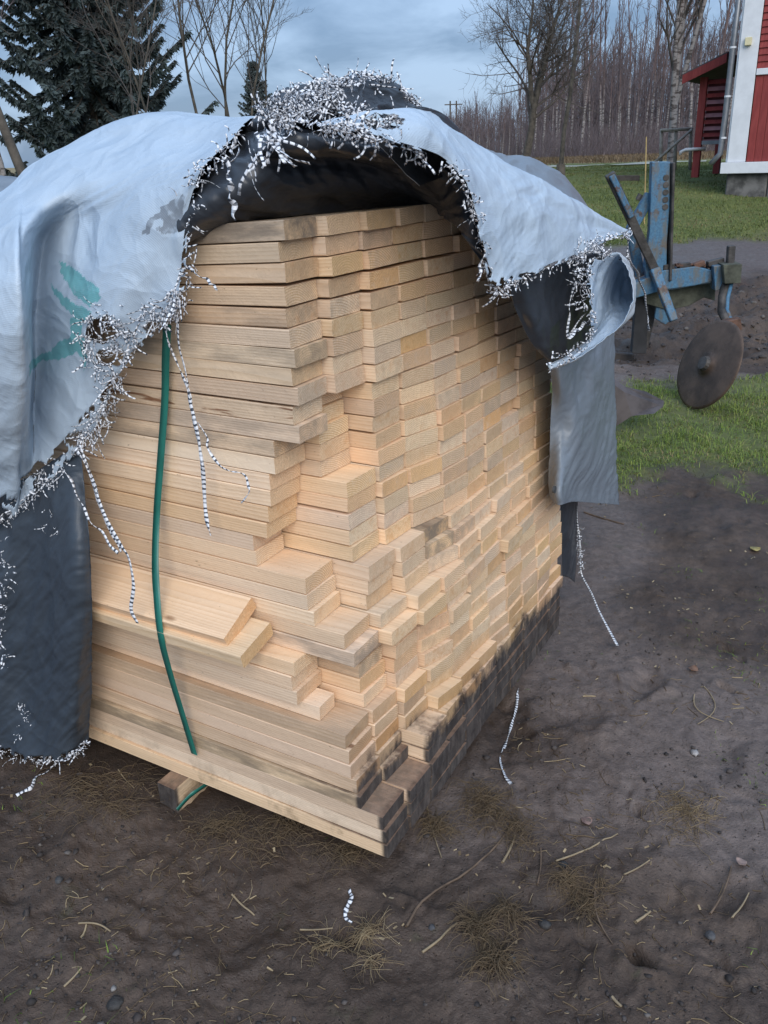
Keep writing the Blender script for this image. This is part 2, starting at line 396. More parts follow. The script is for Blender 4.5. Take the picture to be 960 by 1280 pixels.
# ------------------------------------------------------------------ the ground
def zone_patch(x, y):        # the grassy patch beside the stack
    n = n2(x, y, 1.7, 4, 3)*.55+n2(x, y, 7, 2, 5)*.22
    return smooth(.0, .45, np.minimum(np.minimum((y-3.95)*1.1, (6.35-y)*1.2), (x-.75))+n*.8)
def zone_lawn(x, y): return smooth(-.15, .25, y-12.3+n2(x, y, .8, 4, 9)*.5)
def zone_track(x, y): return smooth(0, .8, y-9.9+n2(x, y, .9, 3, 11)*.5)*(1-zone_lawn(x, y))
def ground_base(x, y): return 1.05*smooth(5.5, 22, y)
DENTS = []
for (px, py, rx, ry, dp) in ((800, 862, .10, .035, .028), (715, 890, .13, .06, .018), (905, 785, .05, .03, .016), (765, 800, .06, .025, .012), (620, 905, .16, .07, .02),
                             (905, 940, .12, .05, .02), (560, 1190, .12, .06, .016), (760, 1010, .16, .05, .02), (300, 1150, .16, .07, .014), (120, 1090, .14, .07, .016), (690, 1130, .12, .05, .02), (850, 1120, .12, .07, .02), (900, 660, .12, .04, .02), (840, 600, .2, .05, .02)):
    g_ = atz(px, py, 0); DENTS.append((g_[0], g_[1], rx, ry, dp, random.uniform(0, pi)))
def smooth_mud(x, y): return smooth(.0, .35, n2(x, y, .8, 2, 41)+np.where(True, .42*smooth(.25, .7, x)*smooth(1.75, 2.4, y)*(1-smooth(3.9, 4.5, y))-.08, 0))    # trodden smooth mud beside the stack
def ground_h(x, y):
    x = np.asarray(x, float); y = np.asarray(y, float); sh = x.shape
    x = x.ravel(); y = y.ravel(); r = np.hypot(x, y); h = ground_base(x, y)
    far = r < 70
    h[far] += n2(x[far], y[far], .5, 3, 21)*.03*(1-.5*(1-smooth(6, 12, r[far])))
    i = np.nonzero((r < 12) & (np.abs(np.arctan2(x, y)) < 1.0))[0]
    if len(i):
        X, Y = x[i], y[i]; near = 1-smooth(6, 12, r[i]); smoothm = smooth_mud(X, Y)
        d = near*(n2(X, Y, 2.2, 4, 23)*.022*(1-.4*smoothm)+n2(X, Y, 13, 3, 25)*.010*(1-.72*smoothm)+np.abs(n2(X, Y, 34, 2, 27))*.006*(1-.7*smoothm))
        rut = smooth(6.3, 7.2, Y)*(1-smooth(9.6, 10.4, Y)); j = rut > 0
        if j.any(): d[j] += rut[j]*(n2(X[j]*.7, Y[j]*1.4, 2.6, 4, 31, .6)*.11+np.abs(n2(X[j], Y[j]*1.5, 5, 3, 33))*.05)
        for (a, b, rx, ry, dp, an) in DENTS:
            u = (X-a)*cos(an)+(Y-b)*sin(an); v = -(X-a)*sin(an)+(Y-b)*cos(an)
            q = np.sqrt((u/rx)**2+(v/ry)**2); k = q < 5
            if not k.any(): continue
            q = q[k]*(1+n2(X[k], Y[k], 8, 2, 37)*.9)
            d[k] += -dp*np.exp(-q*q*1.2)+dp*.25*np.exp(-((q-1.7)/.5)**2)*(1+n2(X[k], Y[k], 9, 2, 39))
        h[i] += d
    k = (y > 11.5) & (r < 40)
    if k.any(): h[k] += zone_lawn(x[k], y[k])*n2(x[k], y[k], 1.2, 3, 35)*.03
    # flattened where the stack and its bearers sit
    dd = np.stack([x-SA[0], y-SA[1]], -1); s = dd@LA[:2]; q = dd@RA[:2]
    under = smooth(-.05, .1, s)*smooth(-.1, .06, q)*(1-smooth(1.2, 1.4, q))*(1-smooth(3.0, 3.2, s))
    return (h*(1-under)+np.minimum(h, .0)*under).reshape(sh)
def gz(x, y): return float(ground_h(np.array([x]), np.array([y]))[0])

def make_ground():
    az = np.concatenate([np.arange(-38, 38, .15), np.arange(38, 322, 4.0)])   # fine mesh where the photo looks
    az = np.radians(90-az)
    rs = [.35]
    while rs[-1] < 900: rs.append(rs[-1]*(1.0055 if 1.0 < rs[-1] < 13 else 1.035))
    rs = np.array(rs); na, nr = len(az), len(rs)
    X = rs[:, None]*np.cos(az)[None]; Y = rs[:, None]*np.sin(az)[None]
    Z = ground_h(X, Y)
    V = np.concatenate([np.stack([X, Y, Z], -1).reshape(-1, 3), [[0, 0, 0]]])
    i = np.arange(nr-1)[:, None]*na; k = np.arange(na)[None]; k2 = (k+1) % na
    Fq = np.stack([i+k, i+na+k, i+na+k2, i+k2], -1).reshape(-1, 4)[:, ::-1]
    xs, ys = V[:, 0], V[:, 1]
    patch = zone_patch(xs, ys); lawn = zone_lawn(xs, ys); track = zone_track(xs, ys)
    dry = smooth(30, 40, ys+n2(xs, ys, .2, 2, 51)*6)
    colr = np.stack([np.maximum(patch*.85, lawn), track, dry, smooth(6.0, 7.0, ys)*(1-smooth(9.6, 10.4, ys))], -1)
    me = mesh_np('ground', V, Fq, {'zone': ('FLOAT_COLOR', colr), 'silt': ('FLOAT', np.where(np.hypot(xs, ys) < 7, smooth_mud(xs, ys), 0))})
    # the centre fan under the photographer
    m, t, b = M_new('earth_and_grass'); g = G(t); p = g.pos()
    za = g.n('ShaderNodeAttribute'); za.attribute_name = 'zone'; zc = g.n('ShaderNodeSeparateColor'); g.l(za.outputs['Color'], zc.inputs[0])
    f1 = g.noise(p, 2.2, 6, .65); f2 = g.noise(p, 28, 5, .7); f3 = g.noise(p, 160, 3, .7)
    mud = g.mix(g.ramp(f1, .35, .68), (.056, .037, .027), (.118, .083, .063))
    silt = g.attr('silt'); mud = g.mix(g.math('MULTIPLY', silt, .9), mud, g.mix(f1, (.150, .114, .097), (.225, .178, .157)))
    mud = g.mix(g.ramp(f2, .30, .72, 0, .5), mud, (.030, .022, .017))
    mud = g.mix(g.ramp(f3, .58, .76, 0, .55), mud, (.16, .12, .088)); mud = g.mix(g.ramp(g.noise(p, 420, 2, .6), .55, .75, 0, .5), mud, (.018, .014, .012))
    crumb = g.ramp(g.vor(p, 75), .06, .22, 1, 0)
    mud = g.mix(g.math('MULTIPLY', crumb, g.ramp(f2, .45, .6, 0, .6)), mud, (.022, .02, .019))
    moss = g.ramp(g.noise(p, 5.5, 5, .7), .60, .74, 0, .45)
    mud = g.mix(moss, mud, (.06, .062, .028))
    track = g.mix(g.ramp(f2, .3, .7), (.088, .074, .070), (.145, .125, .118))
    mud = g.mix(zc.outputs[1], mud, track)
    grs = g.mix(g.ramp(g.noise(p, 1.3, 6, .7), .3, .7), (.08, .11, .026), (.15, .165, .05))
    grs = g.mix(g.ramp(g.noise(p, 14, 5, .7), .45, .75, 0, .55), grs, (.045, .055, .02))
    dryc = g.mix(f1, (.24, .17, .09), (.33, .25, .14))
    grs = g.mix(g.math('MULTIPLY', zc.outputs[2], .8), grs, dryc)
    # a patch that is only half grown over
    gm = g.math('MULTIPLY', zc.outputs[0], g.ramp(f2, .28, .45, .55, 1))
    col = g.mix(gm, mud, grs)
    g.l(col, b.inputs['Base Color'])
    wet = g.math('SUBTRACT', g.ramp(g.noise(p, 3.1, 4, .6), .38, .66, .48, .82), g.math('MULTIPLY', silt, .10))
    g.l(g.math('MAXIMUM', wet, zc.outputs[0]), b.inputs['Roughness']); b.inputs['Specular IOR Level'].default_value = .35
    hb = g.math('ADD', g.math('MULTIPLY', f2, 1.0), g.math('MULTIPLY', f3, .45)); hb = g.math('ADD', hb, g.math('MULTIPLY', crumb, -.4))
    g.bump(hb, .75, .010, b)
    o = put('ground', me, None, m, True); o['kind'] = 'structure'
    return o
GROUND = make_ground()

# ------------------------------------------------------------------ the lumber stack
ROWS, TH, BW = 36, .0385, .117
GAPS = {33: .005, 32: .003, 27: .003}          # extra gap below row b
ZB = []; _z = .075
for b_ in range(ROWS):
    _z += GAPS.get(b_, 0); ZB.append(_z); _z += .0396
C0 = {0: 396, 1: 391, 2: 400, 3: 398, 4: 399, 5: 404, 6: 409, 7: 402, 8: 411, 9: 406, 10: 412, 11: 382, 12: 381, 13: 376, 14: 377, 15: 373, 16: 371, 17: 353, 18: 356, 19: 417, 20: 420, 21: 428, 22: 463, 23: 476,
      24: 402, 25: 398, 26: 404, 27: 425, 28: 463, 29: 465, 30: 468, 31: 474, 32: 480, 33: 506, 34: 509, 35: 512}
C1 = {0: 449, 1: 448, 2: 455, 3: 450, 4: 452, 5: 454, 6: 455, 7: 455, 8: 457, 9: 427, 10: 430, 11: 437, 12: 437, 13: 437, 14: 470, 15: 470, 16: 471, 17: 471, 18: 474, 19: 495, 20: 493, 21: 491, 22: 509, 23: 521,
      24: 478, 25: 478, 26: 480, 27: 484, 28: 497, 29: 497, 30: 499, 31: 502, 32: 512, 33: 534, 34: 537, 35: 540}
C2 = {0: 496, 1: 492, 2: 497, 3: 497, 4: 499, 5: 500, 6: 502, 7: 503, 8: 503, 9: 500, 10: 500, 11: 499, 12: 502, 13: 506, 14: 509, 15: 510, 16: 511, 17: 512, 18: 513, 19: 530, 20: 534, 21: 535, 22: 552, 23: 560,
      24: 521, 25: 523, 26: 521, 27: 524, 28: 533, 29: 533, 30: 534, 31: 537, 32: 545, 33: 562, 34: 564, 35: 567}
UP = {0: [527, 562, 590, 617, 642, 665, 686], 8: [538, 568, 596, 621, 645, 668, 689], 13: [551, 580, 604, 625, 647, 668, 689], 18: [555, 584, 607, 629, 650, 670, 691], 23: [586, 607, 629, 649, 667, 683, 697]}
LO = {24: [560, 586, 608, 630, 650, 669, 686, 700], 28: [565, 589, 611, 634, 652, 671, 687, 703], 31: [566, 590, 612, 634, 653, 671, 687, 703], 35: [588, 611, 632, 651, 668, 681, 693, 704]}
def tabl(T, t):
    ks = sorted(T)
    for a, b in zip(ks, ks[1:]):
        if a <= t <= b:
            u = (t-a)/(b-a); return [x*(1-u)+y*u for x, y in zip(T[a], T[b])]
def s_from_px(q, z, x):
    D = SA+RA*q+ZA*z-CP; m = _rt-_fw*(x-480)/F_PX
    return -(D@m)/(LA@m)
# board meshes: an eight-sided section with eased edges, a slightly crooked saw cut at each end
BL = 3.1
def board_mesh(k, length=BL, rr=None, cut=True, slant=0.0):
    rr = rr or random.Random(100+k)
    w, t = BW/2-.0008, TH/2
    e = rr.uniform(.0008, .0022)
    wane = (rr.random() < .3)
    sec = []
    for sy, sz in ((-1, -1), (1, -1), (1, 1), (-1, 1)):
        c1 = e*rr.uniform(.6, 1.4); c2 = e*rr.uniform(.6, 1.4)
        if wane and (sy, sz) == (rr.choice((-1, 1)), -1): c1 *= 3.2; c2 *= 2.2
        y, z = sy*w, sz*t
        if sy*sz > 0: sec += [(y, z-sz*c2), (y-sy*c1, z)]
        else: sec += [(y-sy*c1, z), (y, z-sz*c2)]
    V = []; Fc = []; nseg = 4
    xs = [0, .004, length*.5, length-.004, length] if False else [0, length*.33, length*.66, length]
    tilt_y = rr.uniform(-.03, .03)+slant; tilt_z = rr.uniform(-.05, .05)
    bow = rr.uniform(-.003, .003)
    for i, x in enumerate(xs):
        for (y, z) in sec:
            dx = (y*tilt_y+z*tilt_z)*(1 if i == 0 else 0) if cut else 0
            V.append((x+dx, y+bow*sin(pi*i/3), z))
    for i in range(3):
        for j in range(8):
            j2 = (j+1) % 8; Fc.append((i*8+j, (i+1)*8+j, (i+1)*8+j2, i*8+j2))
    Fc.append(tuple(range(8))); Fc.append(tuple(24+j for j in reversed(range(8))))
    return V, Fc
def board_me(k, length=BL, slant=0.0):
    V, Fc = board_mesh(k, length, slant=slant)
    me = bpy.data.meshes.new('pine_board'); me.from_pydata(V, [], Fc); me.update()
    a = me.attributes.new('lc', 'FLOAT_VECTOR', 'POINT'); a.data.foreach_set('vector', np.array(V, np.float32).ravel())
    a = me.attributes.new('bid', 'FLOAT', 'POINT'); a.data.foreach_set('value', np.zeros(len(V), np.float32))
    me.materials.append(WOOD); bm = bmesh.new(); bm.from_mesh(me); bmesh.ops.recalc_face_normals(bm, faces=bm.faces); bm.to_mesh(me); bm.free()
    return me
SLANTS = (0, .05, .10, .15, .20, .26)
BME = [[board_me(k+20*j, slant=sl_) for k in range(9)] for j, sl_ in enumerate(SLANTS)]
ORD = ['', 'first', 'second', 'third', 'fourth', 'fifth', 'sixth', 'seventh', 'eighth', 'ninth', 'tenth', 'eleventh', 'twelfth', 'thirteenth', 'fourteenth', 'fifteenth', 'sixteenth', 'seventeenth', 'eighteenth', 'nineteenth', 'twentieth', 'twenty-first', 'twenty-second', 'twenty-third', 'twenty-fourth']
rb = random.Random(5)
ANG = math.atan2(LA[1], LA[0])
boards = []
for t in range(ROWS):
    b_ = ROWS-1-t; z0 = ZB[b_]; zc = z0+TH/2
    if t <= 23: bounds = [C0[t], C1[t], C2[t]]+tabl(UP, t); q0, wq = .045, .1185
    else: bounds = [C0[t], C1[t], C2[t]]+tabl(LO, t); q0, wq = .0, .1115
    sm = [s_from_px(q0+wq*(k+1), zc, x) for k, x in enumerate(bounds)]
    for k, x in enumerate(bounds):
        sl = float(np.clip((sm[k-1]-sm[k])/wq, 0, .26)) if k >= 3 else (.06 if k else 0.0)
        if t >= 33: sl = 0.0
        sl = min(SLANTS, key=lambda a: abs(a-sl))
        qr = q0+wq*(k+1)
        jx = rb.uniform(-.8, .8) if k > 2 else 0
        s = s_from_px(qr, zc, x+jx)+(rb.gauss(0, .0028) if k > 2 else rb.gauss(0, .002))
        if k > 2 and t < 33 and rb.random() < .05: s += rb.choice((1, -1))*rb.uniform(.008, .022)
        if t >= 33 and k >= 1: s = (.004 if k < 3 else .004+.012*min(1, (k-2)/3))+rb.gauss(0, .0014)
        if t in (31, 32) and k >= 2: s = .010+.006*min(1, (k-2)/3)+rb.gauss(0, .003); sl = 0.0
        if t == 30 and k >= 3: s = min(s, .022+rb.gauss(0, .003))
        boards.append(dict(t=t, k=k, sl=sl, s=s+sl*wq/2, q=qr-wq/2, z=zc, wq=wq, n=len(bounds)))
GREY = {(0, 0): .9, (6, 0): .55, (4, 0): .45, (1, 2): .3, (19, 3): .95, (20, 3): .75, (21, 3): .4, (32, 0): .75, (32, 1): .4, (23, 0): .6, (24, 1): .7, (25, 1): .5, (11, 0): .6, (10, 0): .5, (4, 1): .4, (20, 4): .5, (28, 0): .3}
DARK = {(0, 0): .3, (28, 0): .25, (29, 0): .12, (30, 0): .15, (31, 0): .3, (32, 0): .3, (2, 0): .12, (22, 0): .12}
RESIN = {(9, 0): 1.0}
hid = []
for B in boards:
    px, py = proj(sqz(B['s'], B['q'], B['z']))
    c = np.linalg.norm(sqz(B['s'], B['q'], B['z'])-CP)
    hidden = (px > 596 and py < 372) or (px > 640 and py < 425) or (px > 690 and py < 560)
    B['score'] = (0 if hidden else 1)*10-c-(.0 if B['k'] else -1)
boards.sort(key=lambda B: -B['score'])
rest_v = []; rest_f = []; rest_l = []; rest_b = []
for i, B in enumerate(boards):
    t, k = B['t'], B['k']
    tilt = .05*max(0, 1-t/7) if k < 4 else .03*max(0, 1-t/7)
    if t < 3: tilt = .05
    if t >= 33 and k < 10: tilt = 0
    rz = ANG+rb.gauss(0, .0055); rx = rb.gauss(0, .009)
    if t == 32 and k == 0: rx = -.06
    P = sqz(B['s'], B['q'], B['z']+rb.uniform(0, .0006))
    Mx = Matrix.Translation(Vector(P)) @ Matrix.Rotation(rz, 4, 'Z') @ Matrix.Rotation(tilt, 4, 'Y') @ Matrix.Rotation(rx, 4, 'X')
    sw = B['wq']/BW*rb.uniform(.94, .998)
    th = rb.uniform(.945, .995)
    if t == 27 and k == 0: sw *= .62
    if i < 298:
        o = bpy.data.objects.new('pine_board', BME[SLANTS.index(B['sl'])][rb.randrange(9)]); COL.objects.link(o)
        o.matrix_world = Mx @ Matrix.Diagonal((1, sw, th, 1))
        gr = GREY.get((t, k), rb.choice((0, 0, 0, .1, .2)) if t > 10 else rb.choice((0, .1, .25)))
        if k == 0 and t < 11: gr = max(gr, .2)
        dk = DARK.get((t, k), 0.0)
        rs = RESIN.get((t, k), 0.0)
        o.color = (1-gr, 1-dk, 1-rs, 1)
        look = 'pale'
        if gr > .5: look = 'grey weathered'
        elif rs: look = 'resin streaked'
        elif t >= 33: look = 'mud blackened'
        elif dk: look = 'dark stained'
        col = ORD[k+1]
        if t >= 24: lab = f'{look} pine board, {col} column from the near corner, {ORD[b_ if False else ROWS-t]} from the ground'
        elif t <= 17: lab = f'{look} pine board, {col} column from the near corner, {ORD[t+1]} from the top'
        else: lab = f'{look} pine board, {col} column from the near corner, {ORD[ROWS-t]} from the ground'
        tag(o, lab, 'board', 'sawn boards in the lumber stack')
    else:
        V, Fc = board_mesh(i, slant=B['sl'])
        for v in V:
            p = Mx @ Vector((v[0], v[1]*sw, v[2]*th)); rest_v.append(p)
        rest_l += V; rest_b += [i*.137 % 7.0]*len(V); n = len(rest_v)-len(V)
        rest_f += [tuple(n+j for j in f) for f in Fc]
me = bpy.data.meshes.new('pine_boards_beyond')
Mi = (Matrix.Translation(Vector(SA)) @ Matrix.Rotation(ANG, 4, 'Z')).inverted()
me.from_pydata([Mi @ v for v in rest_v], [], rest_f); me.update()
a = me.attributes.new('lc', 'FLOAT_VECTOR', 'POINT'); a.data.foreach_set('vector', np.array(rest_l, np.float32).ravel())
a = me.attributes.new('bid', 'FLOAT', 'POINT'); a.data.foreach_set('value', np.array(rest_b, np.float32))
bm = bmesh.new(); bm.from_mesh(me); bmesh.ops.recalc_face_normals(bm, faces=bm.faces); bm.to_mesh(me); bm.free()
ro = put('pine_board', me, None, WOOD); ro.location = SA; ro.rotation_euler = (0, 0, ANG)
tag(ro, 'remaining pine boards at the far and tarp-covered side of the lumber stack', 'board', 'sawn boards in the lumber stack', 'stuff')

# two loose boards lying along the ledge on the left face, and two short pieces
def loose2(sq, s, q, z, length, rx, rz, label, gr, dk, sw):
    o = bpy.data.objects.new('loose_board', board_me(int(s*1000), length)); COL.objects.link(o)
    o.matrix_world = Matrix.Translation(Vector(sqz(s, q, z))) @ Matrix.Rotation(ANG+rz, 4, 'Z') @ Matrix.Rotation(rx, 4, 'X') @ Matrix.Diagonal((1, sw, .95, 1))
    o.color = (1-gr, 1-dk, 1, 1); tag(o, label, 'board'); return o
loose2(0, .315, -.028, .592, 2.3, radians(-13), .0, 'loose pine board poking out of the left face, under another loose board', .1, .15, 1.05)
loose2(0, .365, -.020, .634, 2.3, radians(-25), .015, 'pale loose pine board lying topmost on the ledge of the left face', 0, .04, 1.06)
# bearers under the stack
def add_bearer(s, qa, qb, label):
    V, Fc = board_mesh(int(s*100), qb-qa)
    V = [(x, y*.55, z*2.75) for x, y, z in V]
    me = bpy.data.meshes.new('timber_bearer'); me.from_pydata(V, [], Fc); me.update()
    a = me.attributes.new('lc', 'FLOAT_VECTOR', 'POINT'); a.data.foreach_set('vector', np.array(V, np.float32).ravel())
    a = me.attributes.new('bid', 'FLOAT', 'POINT'); a.data.foreach_set('value', np.zeros(len(V), np.float32))
    bm = bmesh.new(); bm.from_mesh(me); bmesh.ops.recalc_face_normals(bm, faces=bm.faces); bm.to_mesh(me); bm.free()
    o = put('timber_bearer', me, None, WOOD); o.location = sqz(s, qa, .0215); o.rotation_euler = (0, 0, _ya)
    o.color = (.72, .9, 1, 1)
    tag(o, label, 'bearer'); return o
add_bearer(.66, -.055, 1.3, 'square timber bearer poking out from under the left side of the stack')
add_bearer(2.3, -.05, 1.3, 'square timber bearer under the far end of the stack behind the tarp')

# ------------------------------------------------------------------ green packing strap
def ribbon(name, pts, wid, mat, n=60, thick=.0008, side=None, twist=0, parent=None):
    P = catmull(pts, n); T = np.gradient(P, axis=0); T /= np.linalg.norm(T, axis=1)[:, None]
    S = np.asarray(side, float)[None]-T*(T@np.asarray(side, float))[:, None]; S /= np.linalg.norm(S, axis=1)[:, None]
    Nn = np.cross(T, S)
    V = []; Fc = []
    for i in range(n):
        for a, c in ((-1, -1), (1, -1), (1, 1), (-1, 1)): V.append(P[i]+S[i]*a*wid/2+Nn[i]*c*thick/2)
    for i in range(n-1):
        for j in range(4):
            j2 = (j+1) % 4; Fc.append((i*4+j, i*4+j2, (i+1)*4+j2, (i+1)*4+j))
    me = mesh_np(name, np.array(V), np.array(Fc)); return put(name, me, parent, mat)
q_ = -.012
st = [atq(209, 404, -.0), atq(207, 450, .02), atq(206, 500, .03), atq(201, 570, .02), atq(196, 640, .01), atq(194, 700, -.03), atq(196, 745, -.07), atq(201, 795, -.09), atq(212, 840, -.06), atq(227, 890, -.035), atq(243, 943, -.012)]
o = ribbon('packing_strap', st, .021, STRAP, 80, side=LA)
tag(o, 'long green plastic strap hanging loose down the left face of the stack', 'strap')
o = ribbon('packing_strap', [atq(237, 292, .035), atq(243, 277, .05), atq(254, 266, .09), atq(270, 261, .16), atq(290, 262, .26), atq(315, 266, .36), atq(345, 272, .44)], .016, STRAP, 50, side=(0, 0.25, 1))
tag(o, 'green plastic strap curving over the top boards under the black sheet', 'strap')
g1 = atz(222, 1016, .01); g2 = atz(262, 985, .03)
o = ribbon('packing_strap', [g1+ZA*.01, g1*.6+g2*.4+ZA*.022, g1*.25+g2*.75+ZA*.02, g2+LA*.0+RA*.1+ZA*.0], .014, STRAP, 24, side=(.3, .2, 1))
tag(o, 'short green strap end curled on the earth beside the timber bearer', 'strap')

# ------------------------------------------------------------------ tarpaulins
def grid_spline(rows, nu, nv):
    A = np.array([catmull(r, nu) for r in rows])               # rows x nu x 3
    return np.array([catmull(A[:, j], nv) for j in range(nu)]).transpose(1, 0, 2)   # nv x nu x 3
def sheet(name, rows, nu, nv, mats, parent=None, wr=(), thick=.0012, keep=None, prints=None, flip=False):
    Pg = grid_spline(rows, nu, nv)
    du = np.gradient(Pg, axis=1); dv = np.gradient(Pg, axis=0)
    nn = np.cross(du, dv); nn /= np.linalg.norm(nn, axis=2)[..., None]+1e-9
    if flip: nn = -nn
    U = np.cumsum(np.linalg.norm(du, axis=2), axis=1); Vv = np.cumsum(np.linalg.norm(dv, axis=2), axis=0)
    P0 = Pg.copy()
    for amp, sc, seed, (a, bb) in wr:      # wrinkles: noise stretched along the sheet
        q = np.stack([(U*a+Vv*bb)*sc, (-U*bb+Vv*a)*sc*.33, np.full(U.shape, seed*3.7)], -1)
        nzv = 1-np.abs(fbm(q, 3))*2.0
        Pg = Pg+nn*(amp*np.clip(nzv, -1, 1))[..., None]
    i = np.arange(nv-1)[:, None]*nu; k = np.arange(nu-1)[None]
    Fq = np.stack([i+k, i+k+1, i+nu+k+1, i+nu+k], -1).reshape(-1, 4)
    if flip: Fq = Fq[:, ::-1]
    if keep is not None:
        d = Pg.reshape(-1, 3)-CP; z = d@_fw
        px = 480+F_PX*(d@_rt)/z; py = 640-F_PX*(d@_up)/z
        kk = keep(px, py, np.tile(np.linspace(0, 1, nu), nv), np.repeat(np.linspace(0, 1, nv), nu))
        Fq = Fq[kk[Fq].all(1)]
    suv = np.stack([U.ravel(), Vv.ravel(), np.zeros(U.size)], -1)
    at = {'suv': ('FLOAT_VECTOR', suv)}
    if prints is not None:
        d = P0.reshape(-1, 3)-CP; z = d@_fw
        px = 480+F_PX*(d@_rt)/z; py = 640-F_PX*(d@_up)/z
        a, b = prints(px, py); at['print'] = ('FLOAT_COLOR', np.stack([a, b, a*0, a*0+1], -1))
    me = mesh_np(name, Pg.reshape(-1, 3), Fq, at)
    o = put(name, me, parent, mats, True)
    m = o.modifiers.new('thickness', 'SOLIDIFY'); m.thickness = thick; m.offset = -1
    if isinstance(mats, (list, tuple)) and len(mats) > 1: m.material_offset = 1; m.material_offset_rim = 0
    return o, Pg
def inpoly(px, py, poly):
    r = np.zeros(px.shape, bool); n = len(poly); j = n-1
    for i in range(n):
        xi, yi = poly[i]; xj, yj = poly[j]
        c = ((yi > py) != (yj > py)) & (px < (xj-xi)*(py-yi)/(yj-yi+1e-9)+xi)
        r ^= c; j = i
    return r
def zp(l, s=3, ox=0, oy=250): return [(x/s+ox, y/s+oy) for x, y in l]
TEAL = [zp(p) for p in ([(235, 235), (290, 262), (340, 305), (380, 335), (382, 372), (345, 402), (315, 380), (290, 345), (245, 290)],
                        [(205, 315), (255, 362), (310, 395), (345, 418), (345, 445), (305, 470), (280, 430), (250, 395), (213, 350)],
                        [(268, 440), (322, 452), (312, 490), (330, 560), (322, 640), (300, 560), (280, 500)],
                        [(300, 500), (312, 560), (240, 600), (150, 605), (112, 640), (98, 665), (104, 605), (190, 565), (250, 520)])]
GREYP = [zp(p) for p in ([(533, 133), (560, 80), (600, 45), (640, 10), (694, -20), (697, 112), (655, 124), (612, 128), (590, 108), (618, 82), (600, 66), (575, 92), (570, 120)],)]
def print_fn(px, py):
    a = np.zeros(px.shape); b = np.zeros(px.shape)
    jx = px+n2(px, py, .12, 2, 61)*3; jy = py+n2(px, py, .12, 2, 62)*3
    for p in TEAL: a = np.maximum(a, inpoly(jx, jy, p))
    for p in GREYP: b = np.maximum(b, inpoly(jx, jy, p))
    return a, b
white = thing('white_tarpaulin', 'torn white woven tarpaulin draped over the lumber stack, black lining, frayed striped edges', 'tarpaulin', sqz(.8, .3, 1.55))
def par(o, p):                      # parent, staying where it is
    o.parent = p; o.matrix_parent_inverse = Matrix.Translation(p.location).inverted(); return o
ridge = [(-130, 320), (0, 240), (38, 208), (75, 185), (120, 164), (160, 151), (200, 147), (262, 152), (332, 148)]
qr_ = [.2, .22, .24, .25, .26, .26, .26, .24, .20]
R1 = [atq(x, y, q) for (x, y), q in zip(ridge, qr_)]
R0 = [p+RA*.35-ZA*.10+LA*.05 for p in R1]; Rm = [p+RA*.14-ZA*.012 for p in R1]
def rowq(l): return [atq(x, y, q) for x, y, q in l]
W1 = [R0, Rm, R1,
      rowq([(-130, 380, -.1), (0, 280, -.08), (33, 265, -.05), (65, 246, .0), (108, 225, .05), (150, 215, .07), (190, 200, .08), (246, 186, .09), (300, 171, .10)]),
      rowq([(-130, 450, -.2), (0, 335, -.19), (27, 315, -.15), (52, 300, .03), (95, 277, .035), (140, 265, .0), (178, 245, -.01), (222, 232, -.005), (262, 207, .02)]),
      rowq([(-130, 520, -.22), (0, 400, -.22), (31, 388, -.18), (43, 380, .0), (85, 360, -.01), (125, 345, -.05), (165, 325, -.045), (208, 302, -.02), (241, 255, -.006)]),
      rowq([(-130, 590, -.22), (0, 480, -.21), (35, 465, -.16), (43, 458, -.01), (80, 430, -.03), (115, 410, -.06), (150, 385, -.06), (192, 362, -.03), (235, 312, -.010)]),
      rowq([(-130, 650, -.18), (0, 560, -.17), (30, 536, -.13), (42, 525, -.04), (76, 495, -.05), (104, 466, -.06), (135, 432, -.055), (177, 403, -.035), (229, 372, -.012)]),
      rowq([(-130, 725, -.12), (0, 655, -.10), (22, 634, -.09), (48, 612, -.08), (78, 588, -.06), (100, 556, -.05), (124, 526, -.04), (150, 466, -.035), (214, 396, -.016)])]
def keep_w1(px, py, u, v):
    n = n2(px, py, .06, 4, 71)
    k = ~((v > .955) & (n > .05)) & ~((u > .985) & (n2(px, py, .15, 3, 72) > .0))
    h1 = ((px-127)/17)**2+((py-412)/15)**2+n*.9 < 1          # ragged holes near the torn edge
    h2 = ((px-200)/16)**2+((py-409)/9)**2+n*.9 < 1
    h3 = ((px-136)/16)**2+((py-447)/10)**2+n*.9 < 1
    return k & ~h1 & ~h2 & ~h3
o, W1g = sheet('side_drape', W1, 300, 260, [TARP_W, TARP_B], white, keep=keep_w1, prints=print_fn, flip=True,
               wr=((.006, 2.6, 1, (.75, -.65)), (.0022, 7, 2, (.5, .86)), (.0006, 26, 3, (.9, .4))))
par(o, white)
